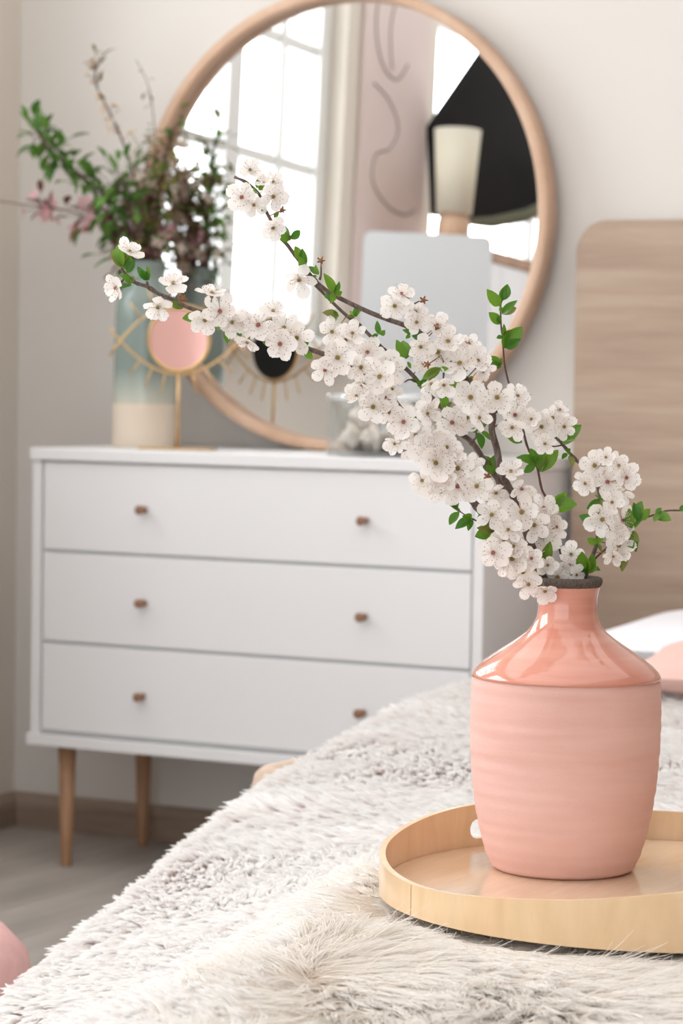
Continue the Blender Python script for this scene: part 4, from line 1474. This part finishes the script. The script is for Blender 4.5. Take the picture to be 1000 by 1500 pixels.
pp1 = atY(975, 960, -0.34)
pw = obj('pillow', pillow_mesh('pillow', 0.62, 0.44, 0.085, M['linen'], 4), None, (pp1.x + 0.21, -0.33, 0.468))
pw.rotation_euler = (0.03, 0, 0.05)
tag(pw, 'white cotton pillow lying against the headboard behind the vase', 'pillow')
pp2 = atY(1000, 985, -0.62)
pk2 = obj('pillow', pillow_mesh('pillow', 0.42, 0.30, 0.075, M['pink_cotton'], 9), None, (pp2.x + 0.20, -0.76, 0.472))
pk2.rotation_euler = (0.03, 0, 0.2)
tag(pk2, 'pale pink pillow in front of the white pillow at the frame edge', 'pillow')
fp = atZ(-135, 1450, 0.14)
pouf = MB().lathe([(0, 0), (0.13, 0.0), (0.155, 0.03), (0.165, 0.08), (0.165, 0.14), (0.155, 0.19), (0.125, 0.222), (0.07, 0.236), (0, 0.24)], 48)
pf = build('pouf', pouf, M['pink_plush'], None, loc=(fp.x, fp.y, 0))
tag(pf, 'pink plush pouf on the floor at the left frame edge', 'pouf')

# ------------------------------------------------------------------ the room seen in the mirror (along the left wall)
MN = Vector((0, -math.cos(LEAN), math.sin(LEAN)))
MO = Vector((MXc, -0.045, mz))


def refl(px, py, s):
    """point s metres (along -y) in front of the mirror on the reflected ray"""
    v = ray(px, py)
    h = CAM + v * ((MO - CAM).dot(MN) / v.dot(MN))
    w = v - MN * (2 * v.dot(MN))
    return h + w * (s / -w.y)


# poster with line drawing on the left wall between the windows
ps = thing('line_art_poster', 'pale pink poster with thin grey line drawing between the windows', 'poster', (XL + 0.012, -1.76, 1.75))
build('panel', MB().box(-0.011, 0.0, -0.19, 0.19, -0.62, 0.62), M['poster'], ps, False, bevel=0.002)
ln = [[(-.02, .30), (.06, .33), (.12, .28), (.13, .18), (.08, .10), (.0, .08), (-.06, .13)], [(.13, .05), (.04, .02), (-.02, -.04), (.02, -.10), (.10, -.13), (.11, -.20), (.02, -.25), (-.08, -.26), (-.14, -.24)], [(.02, .30), (.05, .2), (.03, .1)]]
for L_ in ln:
    q_ = []
    for i in range(len(L_) - 1):
        a0, a1, a2, a3 = (Vector((0.0005, *L_[max(0, min(len(L_) - 1, i + o))])) for o in (-1, 0, 1, 2))
        for s_ in range(6):
            t = s_ / 6
            q_.append(0.5 * (2 * a1 + (a2 - a0) * t + (2 * a0 - 5 * a1 + 4 * a2 - a3) * t * t + (3 * a1 - a0 - 3 * a2 + a3) * t ** 3))
    q_.append(Vector((0.0005, *L_[-1])))
    build('line', MB().tube(q_, 0.0026, 5), M['ink'], ps)

# free-standing white panel
c0 = refl(627, 343, 1.18)
c1 = refl(627, 700, 1.18)
half = (refl(718, 400, 1.18) - refl(536, 400, 1.18)).length / 2 * 0.93
pnl = thing('display_panel', 'plain white standing panel with rounded corners seen in the round mirror', 'panel', (c0.x, c0.y, 0), 0.46 + PI / 2 - PI / 2 + 0.0)
hz = c0.z
poly = []
rc = 0.02
for cx_, cz_, a0 in ((half - rc, hz - rc, 0), (-half + rc, hz - rc, PI / 2), (-half + rc, 0.06 + rc, PI), (half - rc, 0.06 + rc, 1.5 * PI)):
    for q in range(5):
        a = a0 + PI / 2 * q / 4
        poly.append(Vector((cx_ + rc * math.cos(a), 0, cz_ + rc * math.sin(a))))
pnl.rotation_euler = (0, 0, -0.46)
build('board', MB().prism(poly, (0, -0.012, 0), (0, 0.012, 0)), mat('cool_white_board', (240, 245, 250), 0.4), pnl, False)
for s_ in (-1, 1):
    build('foot', MB().box(s_ * half * 0.7 - 0.02, s_ * half * 0.7 + 0.02, -0.12, 0.12, 0, 0.06), M['window_white'], pnl, False, bevel=0.005)

# wood-topped cabinet and lamp
ctop = refl(740, 362, 1.75).z
cab = thing('side_cabinet', 'white cabinet with wooden top under the far window, seen in mirror', 'cabinet', (XL + 0.005, -1.80, 0))
build('body', MB().box(0.0, 0.25, -0.33, 0.12, 0.08, ctop - 0.03), M['white_lacquer'], cab, False, bevel=0.003)
build('top', MB().box(0.0, 0.26, -0.34, 0.13, ctop - 0.03, ctop), M['oak'], cab, False, bevel=0.003)
build('plinth', MB().box(0.01, 0.23, -0.31, 0.10, 0.0, 0.08), M['white_gap'], cab, False)
for s_ in (0, 1):
    dd = build('door', MB().box(0.25, 0.265, -0.325 + 0.222 * s_, -0.327 + 0.222 * (s_ + 1), 0.10, ctop - 0.035), M['white_lacquer'], cab, False, bevel=0.002)
    hh_ = build('knob', MB().lathe([(0, 0.02), (0.01, 0.02), (0.01, 0.012), (0.006, 0), (0, 0)], 14), M['oak_dark'], dd, loc=(0.265, -0.125 + 0.04 * s_, 0.75))
    hh_.rotation_euler = (0, PI / 2, 0)
lp = refl(664, 330, 1.70)
lp.z = ctop
lmp = thing('table_lamp', 'white tapered table lamp with wooden base on the white cabinet', 'lamp', (lp.x, lp.y, ctop))
zt0, zt1 = refl(664, 316, 1.70).z - ctop, refl(664, 190, 1.70).z - ctop
build('base', MB().lathe([(0, 0), (0.042, 0), (0.044, 0.004), (0.042, zt0 * 0.8), (0.03, zt0 + 0.01), (0, zt0 + 0.01)], 32), M['beech'], lmp)
build('lamp_shade', MB().lathe([(0.046, zt0 + 0.004), (0.052, zt1 * 0.6), (0.060, zt1), (0.058, zt1), (0.050, zt1 * 0.6), (0.044, zt0 + 0.004)], 40, closed=True), M['lamp_white'], lmp)

# black studio reflector on its stand
S0 = 1.93
outl = [(624, 185), (702, 72), (790, 110), (845, 190), (850, 262), (815, 288), (770, 312), (720, 322), (660, 320), (630, 316)]
pts3 = [refl(px, py, S0) for px, py in outl]
cen = sum(pts3, Vector()) / len(pts3)
rfl = thing('photo_reflector', 'black fabric studio reflector on stand reflected in the round mirror', 'reflector', (cen.x, cen.y, 0))
back = Vector((0.03, -0.30, 0.05))
mb = MB()
nP = len(pts3)
o0 = Vector((cen.x, cen.y, 0))
ring0 = [p - o0 for p in pts3]
ring1 = [cen - o0 + (p - cen) * 0.97 + Vector((-0.006, -0.012, 0)) for p in pts3]
bulge = cen - o0 + Vector((0.010, 0.022, 0.0))
vs = ring0 + ring1 + [bulge, cen - o0 + Vector((-0.006, -0.012, 0))]
fs = [(i, (i + 1) % nP, 2 * nP) for i in range(nP)] + [(nP + (i + 1) % nP, nP + i, 2 * nP + 1) for i in range(nP)] + [(i, nP + i, nP + (i + 1) % nP, (i + 1) % nP) for i in range(nP)]
mb.add(vs, fs)
build('reflector_cloth', mb, M['black_cloth'], rfl, False)
build('lower_band', MB().tube([p + Vector((0.004, 0.008, -0.008)) for p in ring0[4:9]], [0.006, 0.014, 0.018, 0.016, 0.006], 8), M['olive'], rfl)
# stand behind the cloth, in front of the cabinet's far end
st_x, st_y = XL + 0.36 - o0.x, -2.30 - o0.y
build('pole', MB().tube([Vector((st_x, st_y, 0.25)), Vector((st_x, st_y, 1.3)), Vector((0.0, -0.02, cen.z))], 0.011, 10), M['steel'], rfl)
for a in (0.3, 0.3 + 2 * PI / 3, 0.3 + 4 * PI / 3):
    build('leg', MB().tube([Vector((st_x, st_y, 0.35)), Vector((st_x + 0.22 * math.cos(a), st_y + 0.22 * math.sin(a), 0.008))], 0.008, 8), M['steel'], rfl)
